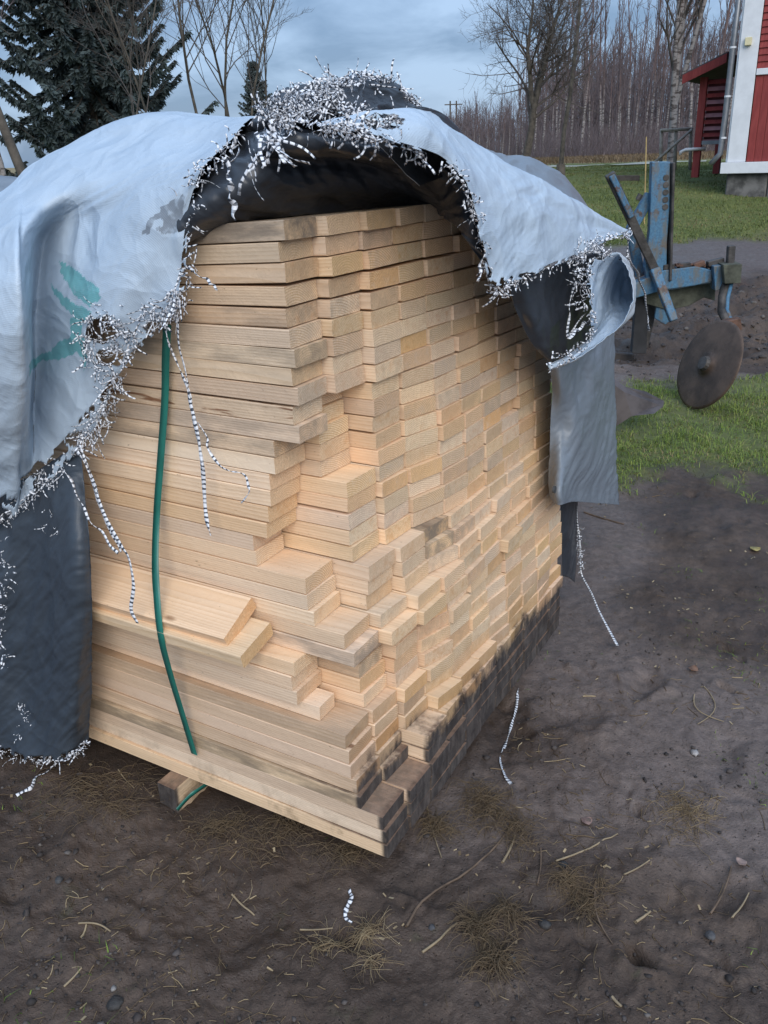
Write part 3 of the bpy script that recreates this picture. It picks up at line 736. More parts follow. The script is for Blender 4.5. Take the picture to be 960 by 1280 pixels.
# the end flap hanging over the right half of the stack's end
def rows_s(l): return [ats(x, y, s) for x, y, s in l]
E1t = rows_s([(405, 156, .05), (440, 148, .05), (478, 140, .05), (522, 135, .05), (562, 158, .04), (602, 187, .03), (642, 211, .0), (684, 231, -.03), (733, 259, -.06), (784, 291, -.09)])
_bk = [RA*.34*(1-u)+LA*.4*u for u in np.clip((np.arange(10)-3)/4, 0, 1)]
E1 = [[p+d-ZA*.11 for p, d in zip(E1t, _bk)], [p+d*.38-ZA*.014 for p, d in zip(E1t, _bk)], E1t,
      rows_s([(412, 160, .03), (442, 154, .03), (480, 150, .02), (529, 155, -.01), (568, 190, -.03), (603, 222, -.05), (636, 250, -.06), (674, 266, -.08), (724, 279, -.09), (778, 294, -.1)]),
      rows_s([(418, 164, .02), (446, 160, .02), (484, 164, .0), (540, 176, -.03), (576, 214, -.05), (600, 256, -.065), (626, 300, -.075), (660, 312, -.09), (714, 303, -.1), (768, 297, -.11)]),
      rows_s([(424, 170, .01), (452, 167, .01), (492, 180, -.01), (556, 203, -.04), (583, 238, -.06), (597, 288, -.07), (613, 352, -.075), (642, 351, -.09), (702, 328, -.1), (752, 304, -.11)])]
def keep_e1(px, py, u, v):
    n = n2(px, py, .12, 4, 73)
    return ~((v > .965) & (n > .05)) & ~(((px-478)/22)**2+((py-152)/9)**2+n*.8 < 1)
o, E1g = sheet('end_flap', E1, 240, 150, [TARP_W, TARP_B], white, keep=keep_e1, flip=True,
               wr=((.005, 3.4, 4, (.6, -.8)), (.0016, 9, 5, (.3, .95)), (.0006, 28, 6, (.9, .4))))
par(o, white)
# curled corner at the right
K2 = [rows_s([(738, 322, -.12), (733, 345, -.13), (732, 372, -.14), (737, 400, -.14), (735, 424, -.13), (712, 442, -.11), (684, 456, -.07)]),
      rows_s([(752, 325, -0.110), (750, 347, -0.110), (750, 370, -0.110), (752, 392, -0.110), (742, 418, -0.110), (716, 441, -0.110), (685, 458, -0.070)]),
      rows_s([(768, 316, -0.128), (778, 338, -0.118), (779, 362, -0.118), (772, 386, -0.138), (752, 415, -0.158), (720, 443, -0.138), (686, 460, -0.080)]),
      rows_s([(776, 316, -.14), (790, 338, -.16), (795, 368, -.18), (786, 396, -.19), (756, 424, -.18), (722, 448, -.14), (687, 462, -.08)]),
      rows_s([(772, 316, -.17), (787, 340, -.20), (792, 370, -.22), (783, 398, -.22), (752, 427, -.20), (718, 452, -.15), (686, 464, -.08)])]
o, K2g = sheet('curled_corner', K2, 90, 70, [TARP_W, TARP_P], white, flip=False, wr=((.004, 9, 7, (.5, .85)), (.002, 25, 8, (.9, .3))),
               keep=lambda px, py, u, v: ~((v < .06) & (n2(px, py, .15, 3, 74) > .05)))
par(o, white)

# black sheet over the board tops, showing through the torn opening
black = thing('black_sheet', 'crumpled black plastic sheet lying over the board tops inside the torn opening', 'sheet', sqz(.3, .5, 1.56))
B1 = [rows_s(r_) for r_ in (
    [(222, 300, .44), (262, 283, .40), (310, 274, .36), (360, 267, .32), (430, 259, .28), (500, 256, .24), (548, 262, .16), (580, 292, .0), (608, 350, -.02)],
    [(226, 285, .42), (262, 266, .36), (310, 256, .31), (362, 247, .27), (430, 238, .23), (500, 237, .19), (550, 247, .11), (588, 276, -.02), (614, 330, -.03)],
    [(232, 262, .42), (262, 246, .35), (312, 232, .28), (364, 222, .25), (430, 217, .21), (500, 221, .17), (552, 235, .08), (592, 262, -.02), (616, 310, -.03)],
    [(240, 240, .45), (270, 222, .37), (318, 204, .28), (366, 199, .24), (430, 199, .20), (500, 207, .15), (552, 222, .07), (590, 246, -.01), (614, 290, -.02)],
    [(250, 216, .50), (285, 197, .40), (330, 181, .25), (372, 176, .15), (430, 181, .13), (500, 193, .10), (552, 210, .05), (588, 234, .0), (612, 275, -.01)],
    [(256, 206, .52), (291, 187, .43), (333, 171, .32), (375, 166, .26), (430, 172, .22), (500, 186, .17), (552, 205, .09), (587, 230, .01), (611, 268, .0)],
    [(264, 198, .54), (298, 176, .44), (336, 161, .33), (379, 155, .25), (430, 162, .20), (500, 179, .16), (550, 200, .10), (586, 226, .04), (610, 262, .01)],
    [(286, 178, .52), (313, 158, .40), (346, 145, .28), (385, 139, .20), (430, 152, .16), (500, 170, .13), (548, 192, .10), (584, 218, .06), (608, 250, .05)],
    [(306, 178, .56), (325, 162, .46), (354, 151, .42), (389, 147, .38), (430, 157, .34), (500, 172, .32), (548, 194, .28), (584, 220, .22), (608, 252, .2)])]
o, B1g = sheet('top_lining', B1, 220, 160, TARP_B, black, wr=((.010, 5, 9, (.35, .94)), (.006, 12, 10, (.75, .66)), (.002, 30, 11, (.2, .98))), flip=False)
par(o, black)
KC = [rows_s([(632, 345, -.03), (664, 342, -.05), (700, 330, -.07), (738, 318, -.09), (756, 312, -.09)]),
      rows_s([(640, 372, -.02), (668, 372, -.05), (705, 366, -.06), (738, 360, -.08), (757, 352, -.08)]),
      rows_s([(650, 400, -.02), (674, 402, -.05), (708, 400, -.06), (738, 396, -.07), (757, 390, -.07)]),
      rows_s([(664, 428, -.02), (682, 432, -.04), (708, 434, -.05), (732, 424, -.06), (746, 414, -.06)]),
      rows_s([(682, 447, -.02), (692, 452, -.03), (706, 452, -.04), (722, 446, -.05), (734, 440, -.05)])]
o, KCg = sheet('corner_curtain', KC, 70, 60, TARP_B, black, wr=((.006, 7, 12, (.95, .3)),), flip=False); par(o, black)
RG = [rows_s([(318, 152, .22), (350, 142, .2), (392, 138, .18), (430, 147, .14), (478, 143, .12), (528, 160, .10)]),
      rows_s([(330, 140, .22), (362, 128, .2), (398, 122, .18), (432, 118, .16), (480, 120, .14), (527, 148, .12)]),
      rows_s([(345, 128, .25), (372, 118, .24), (404, 112, .22), (440, 104, .2), (482, 107, .18), (522, 138, .16)]),
      rows_s([(350, 132, .4), (374, 126, .4), (408, 122, .4), (440, 116, .38), (480, 118, .36), (520, 144, .34)])]
o, RGg = sheet('torn_ridge', RG, 120, 60, TARP_B, black, wr=((.012, 10, 13, (.7, .7)), (.006, 24, 14, (.2, .9))), flip=False,
               keep=lambda px, py, u, v: ~((v > .45) & (v < .68) & (n2(px, py, .10, 3, 75) > .22)))
par(o, black)
STRIP = [rows_s([(700, 622, .05), (711, 622, .04), (723, 620, .06)]), rows_s([(702, 660, .05), (712, 662, .04), (722, 662, .06)]), rows_s([(703, 700, .05), (712, 702, .045), (721, 706, .06)]), rows_s([(703, 720, .05), (711, 722, .05), (719, 728, .06)])]
o, _ = sheet('hanging_strip', STRIP, 14, 40, TARP_B, black, wr=((.003, 12, 15, (.9, .3)),)); par(o, black)

# grey tarpaulin under the white one: hanging sheet at the right corner and the humped cover behind
greyt = thing('grey_tarpaulin', 'smooth grey tarpaulin hanging off the right corner of the stack, hemmed lower edge', 'tarpaulin', sqz(.5, 1.2, 1.2))
G1 = [rows_s([(684, 440, .0), (700, 430, -.02), (722, 420, -.03), (745, 410, -.02), (767, 400, .02)]),
      rows_s([(690, 480, .01), (704, 478, -.03), (726, 474, -.02), (748, 468, -.04), (768, 462, .02)]),
      rows_s([(688, 530, .02), (704, 528, -.01), (726, 526, -.045), (750, 522, -.02), (769, 520, .03)]),
      rows_s([(687, 580, .02), (702, 580, -.03), (722, 580, -.035), (750, 578, -.01), (770, 578, .03)]),
      rows_s([(688, 612, .01), (700, 614, -.05), (718, 608, -.02), (748, 606, -.0), (771, 606, .03)]),
      rows_s([(692, 627, .0), (701, 630, -.05), (716, 627, -.02), (746, 629, .0), (772, 631, .03)])]
o, G1g = sheet('hanging_panel', G1, 90, 150, [TARP_G, TARP_B], greyt, flip=True, wr=((.005, 7, 16, (.9, .35)), (.002, 22, 17, (.4, .9)))); par(o, greyt)
m = MB(); pc = ats(693, 612, -.045)
m.tube([pc-LA*.003, pc+LA*.004], .011, 12); oo = m.build('eyelet', simple('dull_eyelet', (.06, .065, .07), .5), greyt); par(oo, greyt)
G2r = rows_s([(545, 172, .7), (600, 190, .75), (640, 194, .8), (664, 201, .8), (695, 219, .75), (722, 246, .7), (742, 285, .65)])
G2 = [[p+LA*1.2-ZA*.16 for p in G2r], [p+LA*.3-ZA*.015 for p in G2r], G2r,
      rows_s([(555, 190, .5), (610, 204, .5), (646, 214, .48), (668, 222, .45), (702, 238, .42), (732, 266, .4), (748, 310, .4)]),
      rows_s([(565, 235, .25), (620, 250, .22), (655, 258, .2), (678, 264, .18), (715, 280, .15), (745, 310, .12), (755, 360, .12)]),
      rows_s([(575, 265, .2), (630, 285, .16), (668, 290, .14), (695, 300, .12), (730, 330, .1), (752, 370, .08), (762, 420, .08)])]
o, _ = sheet('hump', G2, 110, 110, [TARP_G, TARP_B], greyt, wr=((.014, 2.2, 18, (.9, .5)), (.003, 7, 19, (.5, .85))), flip=True); par(o, greyt)
CV = []
for s in np.linspace(.55, 3.25, 8):
    hump = .05*math.sin(s*3)
    CV.append([sqz(s, .45, 1.527), sqz(s, .42, 1.529), sqz(s, .40, 1.531)] if s < 1.6 else [sqz(s, -.13, .75), sqz(s, -.085, 1.15), sqz(s, -.04, 1.52)])
    CV[-1] += [sqz(s, .3 if s > 1.6 else .5, 1.55+hump*.4), sqz(s, .75, 1.58+hump), sqz(s, 1.1, 1.56+hump*.5), sqz(s, 1.3, 1.5), sqz(s, 1.36, 1.1), sqz(s, 1.4, .6)]
CV.append([sqz(3.4, -.0, .6), sqz(3.38, .05, .9), sqz(3.36, .1, 1.25), sqz(3.34, .3, 1.3), sqz(3.34, .7, 1.3), sqz(3.34, 1.0, 1.3), sqz(3.36, 1.2, 1.25), sqz(3.38, 1.25, .9), sqz(3.4, 1.3, .6)])
o, _ = sheet('rear_cover', CV, 90, 90, [TARP_G, TARP_B], greyt, wr=((.012, 4, 20, (.6, .8)),), flip=False); par(o, greyt)

# dark tarpaulin hanging at the left, to the ground
darkt = thing('dark_tarpaulin', 'dark blue grey woven sheet hanging at the left of the stack, hem frayed white', 'tarpaulin', sqz(1.3, -.1, .1))
D1 = [rowq([(-120, 690, -.03), (-40, 640, -.03), (0, 615, -.035), (40, 595, -.035), (80, 570, -.03), (104, 560, -.02)]),
      rowq([(-120, 720, -.10), (-40, 672, -.09), (0, 655, -.08), (40, 630, -.075), (84, 606, -.08), (107, 604, -.06)]),
      rowq([(-120, 780, -.16), (-40, 740, -.14), (0, 720, -.12), (42, 702, -.09), (90, 690, -.14), (113, 690, -.115)]),
      rowq([(-120, 850, -.18), (-40, 820, -.16), (0, 800, -.12), (40, 790, -.11), (90, 780, -.15), (115, 775, -.115)]),
      rowq([(-120, 930, -.2), (-40, 900, -.17), (0, 880, -.14), (42, 875, -.11), (88, 865, -.14), (112, 850, -.08)]),
      rowq([(-120, 980, -.21), (-40, 955, -.18), (0, 938, -.15), (42, 950, -.15), (84, 945, -.13), (108, 928, -.06)])]
o, D1g = sheet('hanging_panel', D1, 150, 180, [TARP_D, TARP_B], darkt, flip=True, wr=((.008, 5, 21, (.95, .25)), (.004, 14, 22, (.6, .8)), (.0016, 40, 23, (.3, .9))),
               keep=lambda px, py, u, v: ~((v > .985) & (n2(px, py, .12, 3, 77) > .05)))
par(o, darkt)

def gpt(px, py, dz=.004):
    p = atz(px, py, 0)
    for _ in range(4): p = atz(px, py, gz(p[0], p[1])+dz)
    return p
# ------------------------------------------------------------------ frayed tape
def fringe(name, lines, n, parent, lmin=.02, lmax=.07, down=.7, spread=.9, rad=.0018, jit=.006, seed=1, toward=(0, -1, 0), curl=.55, group=None):
    r = np.random.default_rng(seed); paths = []; rads = []; tids = []
    segs = [np.asarray(catmull(l, max(20, len(l)*8))) for l in lines]
    Ls = np.array([np.linalg.norm(np.diff(s, axis=0), axis=1).sum() for s in segs]); pr = Ls/Ls.sum()
    tw = np.asarray(toward, float)
    for i in range(n):
        s = segs[r.choice(len(segs), p=pr)]; j = r.integers(0, len(s))
        p = s[j]+r.normal(size=3)*jit
        d = r.normal(size=3)*spread+np.array([0, 0, -down])+tw*.6
        d /= np.linalg.norm(d); L = r.uniform(lmin, lmax)*(1 if r.random() < .85 else 1.7); k = 8
        q = [p]; st = L/(k-1); ax = r.normal(size=3)*curl
        for a in range(k-1):
            d = d+np.cross(ax, d)*.28+np.array([0, 0, -.10])*down+r.normal(size=3)*.10; d /= np.linalg.norm(d)
            q.append(q[-1]+d*st)
        paths.append(np.array(q)); rads.append(rad*1.0*r.uniform(.6, 1.25)); tids.append(r.random())
    A = np.array(paths); n_, k = A.shape[:2]; T = np.gradient(A, axis=1); T /= np.linalg.norm(T, axis=2)[..., None]+1e-9
    sd = r.normal(size=(n_, 1, 3)); sd = sd-T*(sd*T).sum(2)[..., None]; sd /= np.linalg.norm(sd, axis=2)[..., None]+1e-9
    tw_ = np.linspace(0, 1, k)[None, :, None]*r.normal(size=(n_, 1, 1))*1.2; sd = sd*np.cos(tw_)+np.cross(T, sd)*np.sin(tw_)
    R = np.array(rads)[:, None, None]*np.linspace(1, .8, k)[None, :, None]
    V = np.stack([A-sd*R, A+sd*R], 2).reshape(-1, 3)
    D = np.concatenate([np.zeros((n_, 1)), np.cumsum(np.linalg.norm(np.diff(A, axis=1), axis=2), axis=1)], 1)
    i = (np.arange(n_)[:, None]*k+np.arange(k-1)[None]).reshape(-1, 1)*2; Fq = i+np.array([[0, 1, 3, 2]])
    me = mesh_np(name, V, Fq, {'dist': ('FLOAT', np.repeat(D.ravel(), 2)), 'tid': ('FLOAT', np.repeat(np.array(tids), 2*k))})
    o = put(name, me, parent, THREAD); o['kind'] = 'stuff'
    m_ = o.modifiers.new('thickness', 'SOLIDIFY'); m_.thickness = .0004
    return par(o, parent) if parent is not None else o
def thread(pts, parent=None, rad=.0027, label=None, n=60, wob=.003, seed=0, name='loose_thread'):
    r = np.random.default_rng(seed+40); P = catmull(pts, n); P = P+np.stack([catmull(r.normal(size=(9, 1))*wob, n)[:, 0] for _ in range(3)], -1)
    T = np.gradient(P, axis=0); T /= np.linalg.norm(T, axis=1)[:, None]+1e-9
    sd = np.array([.86, -.51, 0])[None]-T*(T@np.array([.86, -.51, 0]))[:, None]; sd /= np.linalg.norm(sd, axis=1)[:, None]+1e-9
    ang = catmull(r.normal(size=(8, 1))*.8, n)[:, 0]; ang = ang[:, None]; sd = sd*np.cos(ang)+np.cross(T, sd)*np.sin(ang)
    wd = (rad*1.15*(1+.25*catmull(r.normal(size=(10, 1)), n)[:, 0]).clip(.5, 1.5))[:, None]
    V = np.stack([P-sd*wd, P+sd*wd], 1).reshape(-1, 3); D = np.concatenate([[0], np.cumsum(np.linalg.norm(np.diff(P, axis=0), axis=1))])
    me = mesh_np(name, V, np.arange(n-1)[:, None]*2+np.array([[0, 1, 3, 2]]), {'dist': ('FLOAT', np.repeat(D, 2)), 'tid': ('FLOAT', np.full(len(V), r.random()))})
    o = put(name, me, parent, THREAD); m_ = o.modifiers.new('thickness', 'SOLIDIFY'); m_.thickness = .0009; m_.offset = 0
    if parent is not None: par(o, parent)
    if label: tag(o, label, 'thread')
    return o
CAMD = (0, -1, .1)
wq_ = lambda l, q=-.03: [atq(x, y, q) for x, y in l]
fringe('torn_fringe', [wq_([(245, 222), (240, 260), (236, 300), (234, 340), (229, 372)], -.015), wq_([(250, 205), (236, 225), (228, 260)], -.01)], 60, white, .012, .035, .5, .9, seed=2, toward=-LA)
fringe('torn_fringe', [wq_([(228, 372), (215, 388), (200, 396), (180, 400), (160, 405)], -.03), wq_([(222, 360), (205, 380), (185, 388)], -.035)], 120, white, .015, .05, .7, 1, seed=3, toward=-RA)
fringe('torn_fringe', [wq_([(108, 400), (122, 392), (140, 396), (150, 408)], -.065), wq_([(112, 430), (130, 428), (148, 432), (150, 450)], -.06), wq_([(106, 415), (112, 440), (122, 458)], -.065), wq_([(122, 440), (140, 465), (150, 480)], -.055), wq_([(150, 405), (165, 420), (160, 445)], -.05)], 165, white, .018, .05, .5, 1.1, seed=4, toward=-RA)
fringe('torn_fringe', [wq_([(150, 470), (136, 500), (126, 526), (110, 548), (92, 565), (80, 588)], -.052), wq_([(142, 480), (128, 510), (112, 538), (96, 552)], -.055), wq_([(118, 520), (104, 540), (88, 556)], -.06)], 120, white, .018, .045, .6, .9, seed=5, toward=-RA)
fringe('torn_fringe', [wq_([(78, 588), (60, 604), (40, 620), (20, 636), (0, 652), (-30, 680)], -.095), wq_([(70, 580), (45, 596), (30, 600)], -.07)], 130, white, .010, .03, .6, .8, seed=6, toward=-RA)
fs = lambda l, s: [ats(x, y, s) for x, y in l]
fringe('torn_fringe', [fs([(556, 203), (570, 218), (583, 238), (590, 262), (597, 288), (605, 320), (613, 352), (626, 366)], -.06)], 110, white, .010, .03, .4, .8, seed=7, toward=-LA, rad=.0019)
fringe('torn_fringe', [fs([(626, 366), (642, 351), (670, 340), (702, 328), (720, 322)], -.095)], 70, white, .008, .022, .6, .7, seed=8, toward=-LA, rad=.0018)
fringe('torn_fringe', [fs([(718, 318), (735, 305), (755, 298), (783, 291)], -.11), fs([(722, 325), (730, 318), (745, 308)], -.11), fs([(716, 330), (722, 350), (724, 380)], -.11)], 125, white, .014, .035, .5, 1, seed=9, toward=-LA, rad=.0020)
fringe('torn_fringe', [fs([(738, 322), (733, 345), (732, 372), (737, 400), (735, 424), (712, 442), (690, 455)], -.14), fs([(750, 318), (765, 316), (778, 322)], -.12)], 120, white, .010, .030, .3, 1, seed=10, toward=-LA, rad=.0022)
fringe('torn_fringe', [fs([(322, 140), (345, 130), (372, 122), (398, 116), (425, 112)], .17), fs([(335, 150), (370, 140), (405, 132), (440, 140)], .15), fs([(385, 118), (392, 104), (400, 112)], .19)], 330, white, .012, .04, .15, 1.0, seed=11, toward=-LA, rad=.0020)
fringe('torn_fringe', [fs([(405, 118), (425, 104), (450, 98), (480, 102), (505, 118), (524, 140)], .15), fs([(430, 140), (455, 150), (490, 150), (520, 150)], .1)], 300, white, .012, .038, .3, 1.0, seed=12, toward=-LA, rad=.0020)
fringe('torn_fringe', [fs([(405, 158), (430, 162), (460, 168), (500, 180), (525, 190)], .0), fs([(380, 150), (410, 156), (440, 156)], .03)], 140, white, .012, .04, .3, 1, seed=13, toward=-LA, rad=.0022)
fringe('torn_fringe', [fs([(302, 190), (318, 180), (332, 170), (345, 172)], .06), fs([(325, 165), (345, 158)], .06)], 18, white, .04, .085, 1.0, .5, seed=14, toward=-LA, rad=.0030)
fringe('torn_fringe', [fs([(300, 165), (275, 195), (255, 215)], .16)], 36, white, .008, .02, .3, 1, seed=19, toward=-LA)
fringe('frayed_hem', [wq_([(108, 930), (90, 942), (60, 948), (40, 948), (0, 940), (-40, 957)], -.14)], 120, darkt, .01, .03, .2, .9, seed=15, toward=-RA)
fringe('frayed_hem', [wq_([(52, 640), (62, 670), (74, 700), (84, 715)], -.112), wq_([(60, 640), (75, 670), (80, 690)], -.112), wq_([(22, 930), (30, 900), (24, 880)], -.15)], 60, darkt, .006, .018, .3, .8, seed=16, toward=-RA, rad=.0013)
fringe('frayed_hem', [wq_([(0, 680), (8, 720), (4, 760), (0, 790), (6, 830)], -.15)], 50, darkt, .008, .03, .3, .9, seed=17, toward=-RA)
# single threads hanging from the torn edge
L = lambda l, q=-.03: [atq(x, y, q) for x, y in l]
thread(L([(207, 402), (212, 430), (225, 463), (234, 488), (241, 510), (247, 545), (252, 590), (256, 630), (261, 655), (266, 668)], -.015), white, .0032, seed=1, n=90)
thread(L([(222, 398), (226, 440), (231, 470), (238, 492), (246, 530), (250, 560), (254, 588)], -.018), white, .0026, seed=2)
thread(L([(246, 528), (258, 548), (262, 563), (278, 580), (300, 590), (309, 602), (311, 615), (303, 631)], -.012), white, .0024, seed=3)
thread(L([(92, 562), (108, 584), (118, 612), (130, 645), (150, 682), (160, 700), (167, 730), (166, 762), (171, 778)], -.125), white, .0034, seed=4, n=90)
thread(L([(100, 556), (112, 590), (124, 628), (140, 668), (152, 688)], -.115), white, .0026, seed=5)
thread(L([(80, 588), (96, 618), (113, 648), (128, 668), (148, 690)], -.13), white, .0024, seed=6)
thread(L([(236, 335), (250, 345), (262, 353), (271, 361)], -.025), white, .0022, seed=7, n=24)
thread(fs([(281, 200), (285, 225), (290, 250), (293, 276)], .03), white, .0028, seed=8, n=40)
thread(fs([(604, 310), (603, 330), (600, 348), (599, 356)], -.08), white, .0024, seed=9, n=24)
thread(fs([(783, 318), (796, 340), (804, 362), (808, 390), (811, 414)], -.12), white, .0034, seed=10)
thread(fs([(720, 352), (713, 375), (710, 400), (712, 420), (722, 402), (733, 392)], -.10), white, .0026, seed=11)
thread(fs([(712, 424), (726, 408), (738, 396)], -.12), white, .0036, seed=12, n=24)
thread(fs([(782, 292), (786, 305), (784, 325), (778, 335)], -.11), white, .003, seed=13, n=30)
kb = fs([(722, 632), (722, 660), (724, 690), (727, 718), (738, 742)], .05)
gp = atz(771, 808, .012)
thread(kb[:4]+[kb[3]*.66+gpt(771, 808, .008)*.34, kb[3]*.3+gpt(771, 808, .008)*.7, gpt(771, 808, .008)], black, .0036, seed=14, n=70, wob=.002)
fringe('frayed_edge', [kb[1:4]], 60, black, .006, .02, .2, .8, seed=18, toward=-LA)
# threads lying on the earth
thread([gpt(648, 862), gpt(646, 880), gpt(640, 905), gpt(632, 932), gpt(625, 950), gpt(631, 968), gpt(639, 980)], None, .0036, 'striped thread lying on the mud beside the bottom right of the stack', seed=21, wob=.001)
thread([gpt(437, 1112), gpt(440, 1122), gpt(434, 1135), gpt(432, 1146), gpt(441, 1154)], None, .0034, 'short striped thread scrap in dry straw in the front of the stack', seed=22, n=30, wob=.001)
thread([gpt(70, 948), gpt(60, 965), gpt(45, 970), gpt(38, 985), gpt(20, 994)], None, .0036, 'striped thread lying under the frayed hem of the dark sheet', seed=23, n=40, wob=.001)
p7 = [ats(437, 556, .06)+ZA*.0]

# ------------------------------------------------------------------ trees
def grow(seed, height, r0, lean=(0, 0), levels=4, first=.25, spread=.75, nkids=(9, 5, 4, 3), upness=.35, split=False, lenk=.42, wig=.10, twig=.004):
    """returns lists of branch paths and radii; level-0 path is the trunk"""
    r = np.random.default_rng(seed); trunk = []; crown = []
    def branch(p, d, L, rad, lev):
        k = 9 if lev == 0 else (6 if lev == 1 else 4)
        P = [p]; dd = d/np.linalg.norm(d)
        for i in range(k-1):
            dd = dd+r.normal(size=3)*wig*(1 if lev else .45)+np.array([0, 0, upness*.12 if lev else .05]); dd /= np.linalg.norm(dd)
            P.append(P[-1]+dd*L/(k-1))
        P = np.array(P); R = np.linspace(rad, max(rad*(.22 if lev == 0 else .35), twig*.6), k)
        (trunk if lev == 0 else crown).append((P, R))
        if lev >= levels-1: return
        n = nkids[lev]
        for j in range(n):
            u = (first+(1-first)*(j+r.random())/n) if lev == 0 else r.uniform(.2, 1.0)
            x = u*(k-1); i = min(int(x), k-2); q = P[i]*(1-(x-i))+P[i+1]*(x-i); rr_ = np.interp(u, np.linspace(0, 1, k), R)
            t = P[i+1]-P[i]; t /= np.linalg.norm(t)
            a = r.normal(size=3); a -= t*(a@t); a /= np.linalg.norm(a)
            an = spread*r.uniform(.65, 1.25)*(1 if lev else (1.1-.45*u))
            nd = t*cos(an)+a*sin(an)+np.array([0, 0, upness*.5])
            LL = L*lenk*r.uniform(.65, 1.3)*((1.15-.75*u) if lev == 0 else (1.05-.5*u))
            branch(q, nd, LL, max(rr_*.55, twig), lev+1)
    d0 = np.array([lean[0], lean[1], 1.0])
    if split:
        branch(np.zeros(3), d0, height*.72, r0, 0)
        for a in split:
            b = trunk[0][0][3]
            branch(b*a[3], np.array([a[0], a[1], 1.0]), height*a[2], r0*.62, 0)
    else: branch(np.zeros(3), d0, height, r0, 0)
    return trunk, crown
BARK = simple('grey_bark', (.085, .072, .058), .9, .4, 5, bump=.5, bsc=14)
def birch_bark():
    m, t, b = M_new('birch_bark'); g = G(t); p = g.obj()
    f = g.noise(g.scale(p, (2, 2, 7)), 1.2, 5, .65)
    s = g.n('ShaderNodeSeparateXYZ'); g.l(p, s.inputs[0])
    c = g.mix(g.ramp(f, .48, .58), (.27, .245, .235), (.07, .055, .05))
    c = g.mix(g.ramp(s.outputs[2], 3.2, 7.5), c, (.13, .085, .08))
    g.l(c, b.inputs['Base Color']); return m
BIRCH = birch_bark()
TWIG_M = simple('mauve_twigs', (.145, .112, .114), .9, .3, 1.5)  # the twigs' own mauve, with the wood's distance haze lightened into the colour
TWIG_G = simple('grey_brown_twigs', (.10, .083, .072), .9, .3, 1.5)
def tree_meshes(name, tr, cr_, nt_=7, nc=3):
    V, Fq, D = tubes_np([a for a, _ in tr], [b for _, b in tr], nt_); mt = mesh_np('trunk', V, Fq)
    V, Fq, D = tubes_np([a for a, _ in cr_], [b for _, b in cr_], nc); mc = mesh_np('crown', V, Fq)
    return mt, mc
def plant_tree(name, mt, mc, loc, rz, sc, label, group=None, mats=None, cat='tree'):
    t = thing(name, label, cat, loc, rz, group); t.scale = (sc, sc, sc) if not hasattr(sc, '__len__') else sc
    for nm, me, ma in (('trunk', mt, mats[0]), ('crown', mc, mats[1])):
        if not me.materials: me.materials.append(ma); me.polygons.foreach_set('use_smooth', [True]*len(me.polygons))
        o = bpy.data.objects.new(nm, me); COL.objects.link(o); o.parent = t
    return t
def gpos(px, Y):
    """ground point under the photo column px at distance Y"""
    x = 0.0
    d = ray(px, 230); x = d[0]/d[1]*Y
    return (x, Y, (gz(x, Y) if Y < 30 else float(ground_base(x, np.array([Y]))[0])-.03)-.05)
# the big bare tree at the field's edge
mt, mc = tree_meshes('t', *grow(3, 10.0, .23, levels=5, first=.20, spread=1.05, nkids=(13, 8, 6, 3), upness=.22, lenk=.62, wig=.15, twig=.007,
                                split=[(.22, .1, .6, 1.0), (-.25, -.1, .55, 1.0)]), nt_=9)
plant_tree('bare_tree', mt, mc, gpos(655, 42), .4, .86, 'broad leafless tree with spreading limbs at the edge of the field', mats=(BARK, TWIG_G))
mt, mc = tree_meshes('t', *grow(8, 10, .09, levels=4, first=.3, spread=.6, nkids=(16, 7, 5), upness=.5, lenk=.33, twig=.010, lean=(.06, 0)))
plant_tree('bare_tree', mt, mc, gpos(700, 34), 1.0, 1.0, 'slim leafless tree right of the broad bare tree, before the birch wood', mats=(BARK, TWIG_M))
mt, mc = tree_meshes('t', *grow(12, 13, .12, levels=4, first=.22, spread=.55, nkids=(18, 8, 6), upness=.5, lenk=.36, twig=.009,
                                split=[(.10, .05, .8, .25), (-.08, .0, .75, .2), (.2, -.1, .6, .45)]))
plant_tree('birch_tree', mt, mc, gpos(836, 27), .2, 1.0, 'many stemmed old birch with pale mottled bark left of the porch', mats=(BIRCH, TWIG_G))
# the birch wood: each front tree a thing of its own, sharing a few meshes
BV = []
for sd in range(6):
    BV.append(tree_meshes('t', *grow(30+sd, 13+.4*sd, .10+.012*(sd % 3), levels=4, first=.26, spread=.50, nkids=(20, 8, 5), upness=.75, lenk=.25, wig=.08, twig=.011)))
rt_ = random.Random(11); nb = 0
def ordn(n):
    if n < len(ORD): return ORD[n]
    t_ = ('twenty', 'thirty', 'forty', 'fifty')[n//10-2]
    return t_.replace('y', 'ieth') if n % 10 == 0 else t_+'-'+ORD[n % 10]
for i in range(46):
    px = 588+ (i+rt_.random())*(350/46); Y = 52+rt_.random()*24
    if px < 665: Y += 26
    plant_tree('birch_tree', *BV[i % 6], gpos(px, Y), rt_.random()*6.28, rt_.uniform(.58, .86)*(.62 if px < 640 else 1)*(1 if px < 780 else 1.12), 'white stemmed leafless birch, %s from the left along the front of the wood' % ordn(i+1), 'birches along the front of the wood', (BIRCH, TWIG_M))
for i in range(8):
    px = 560+i*8; Y = 150
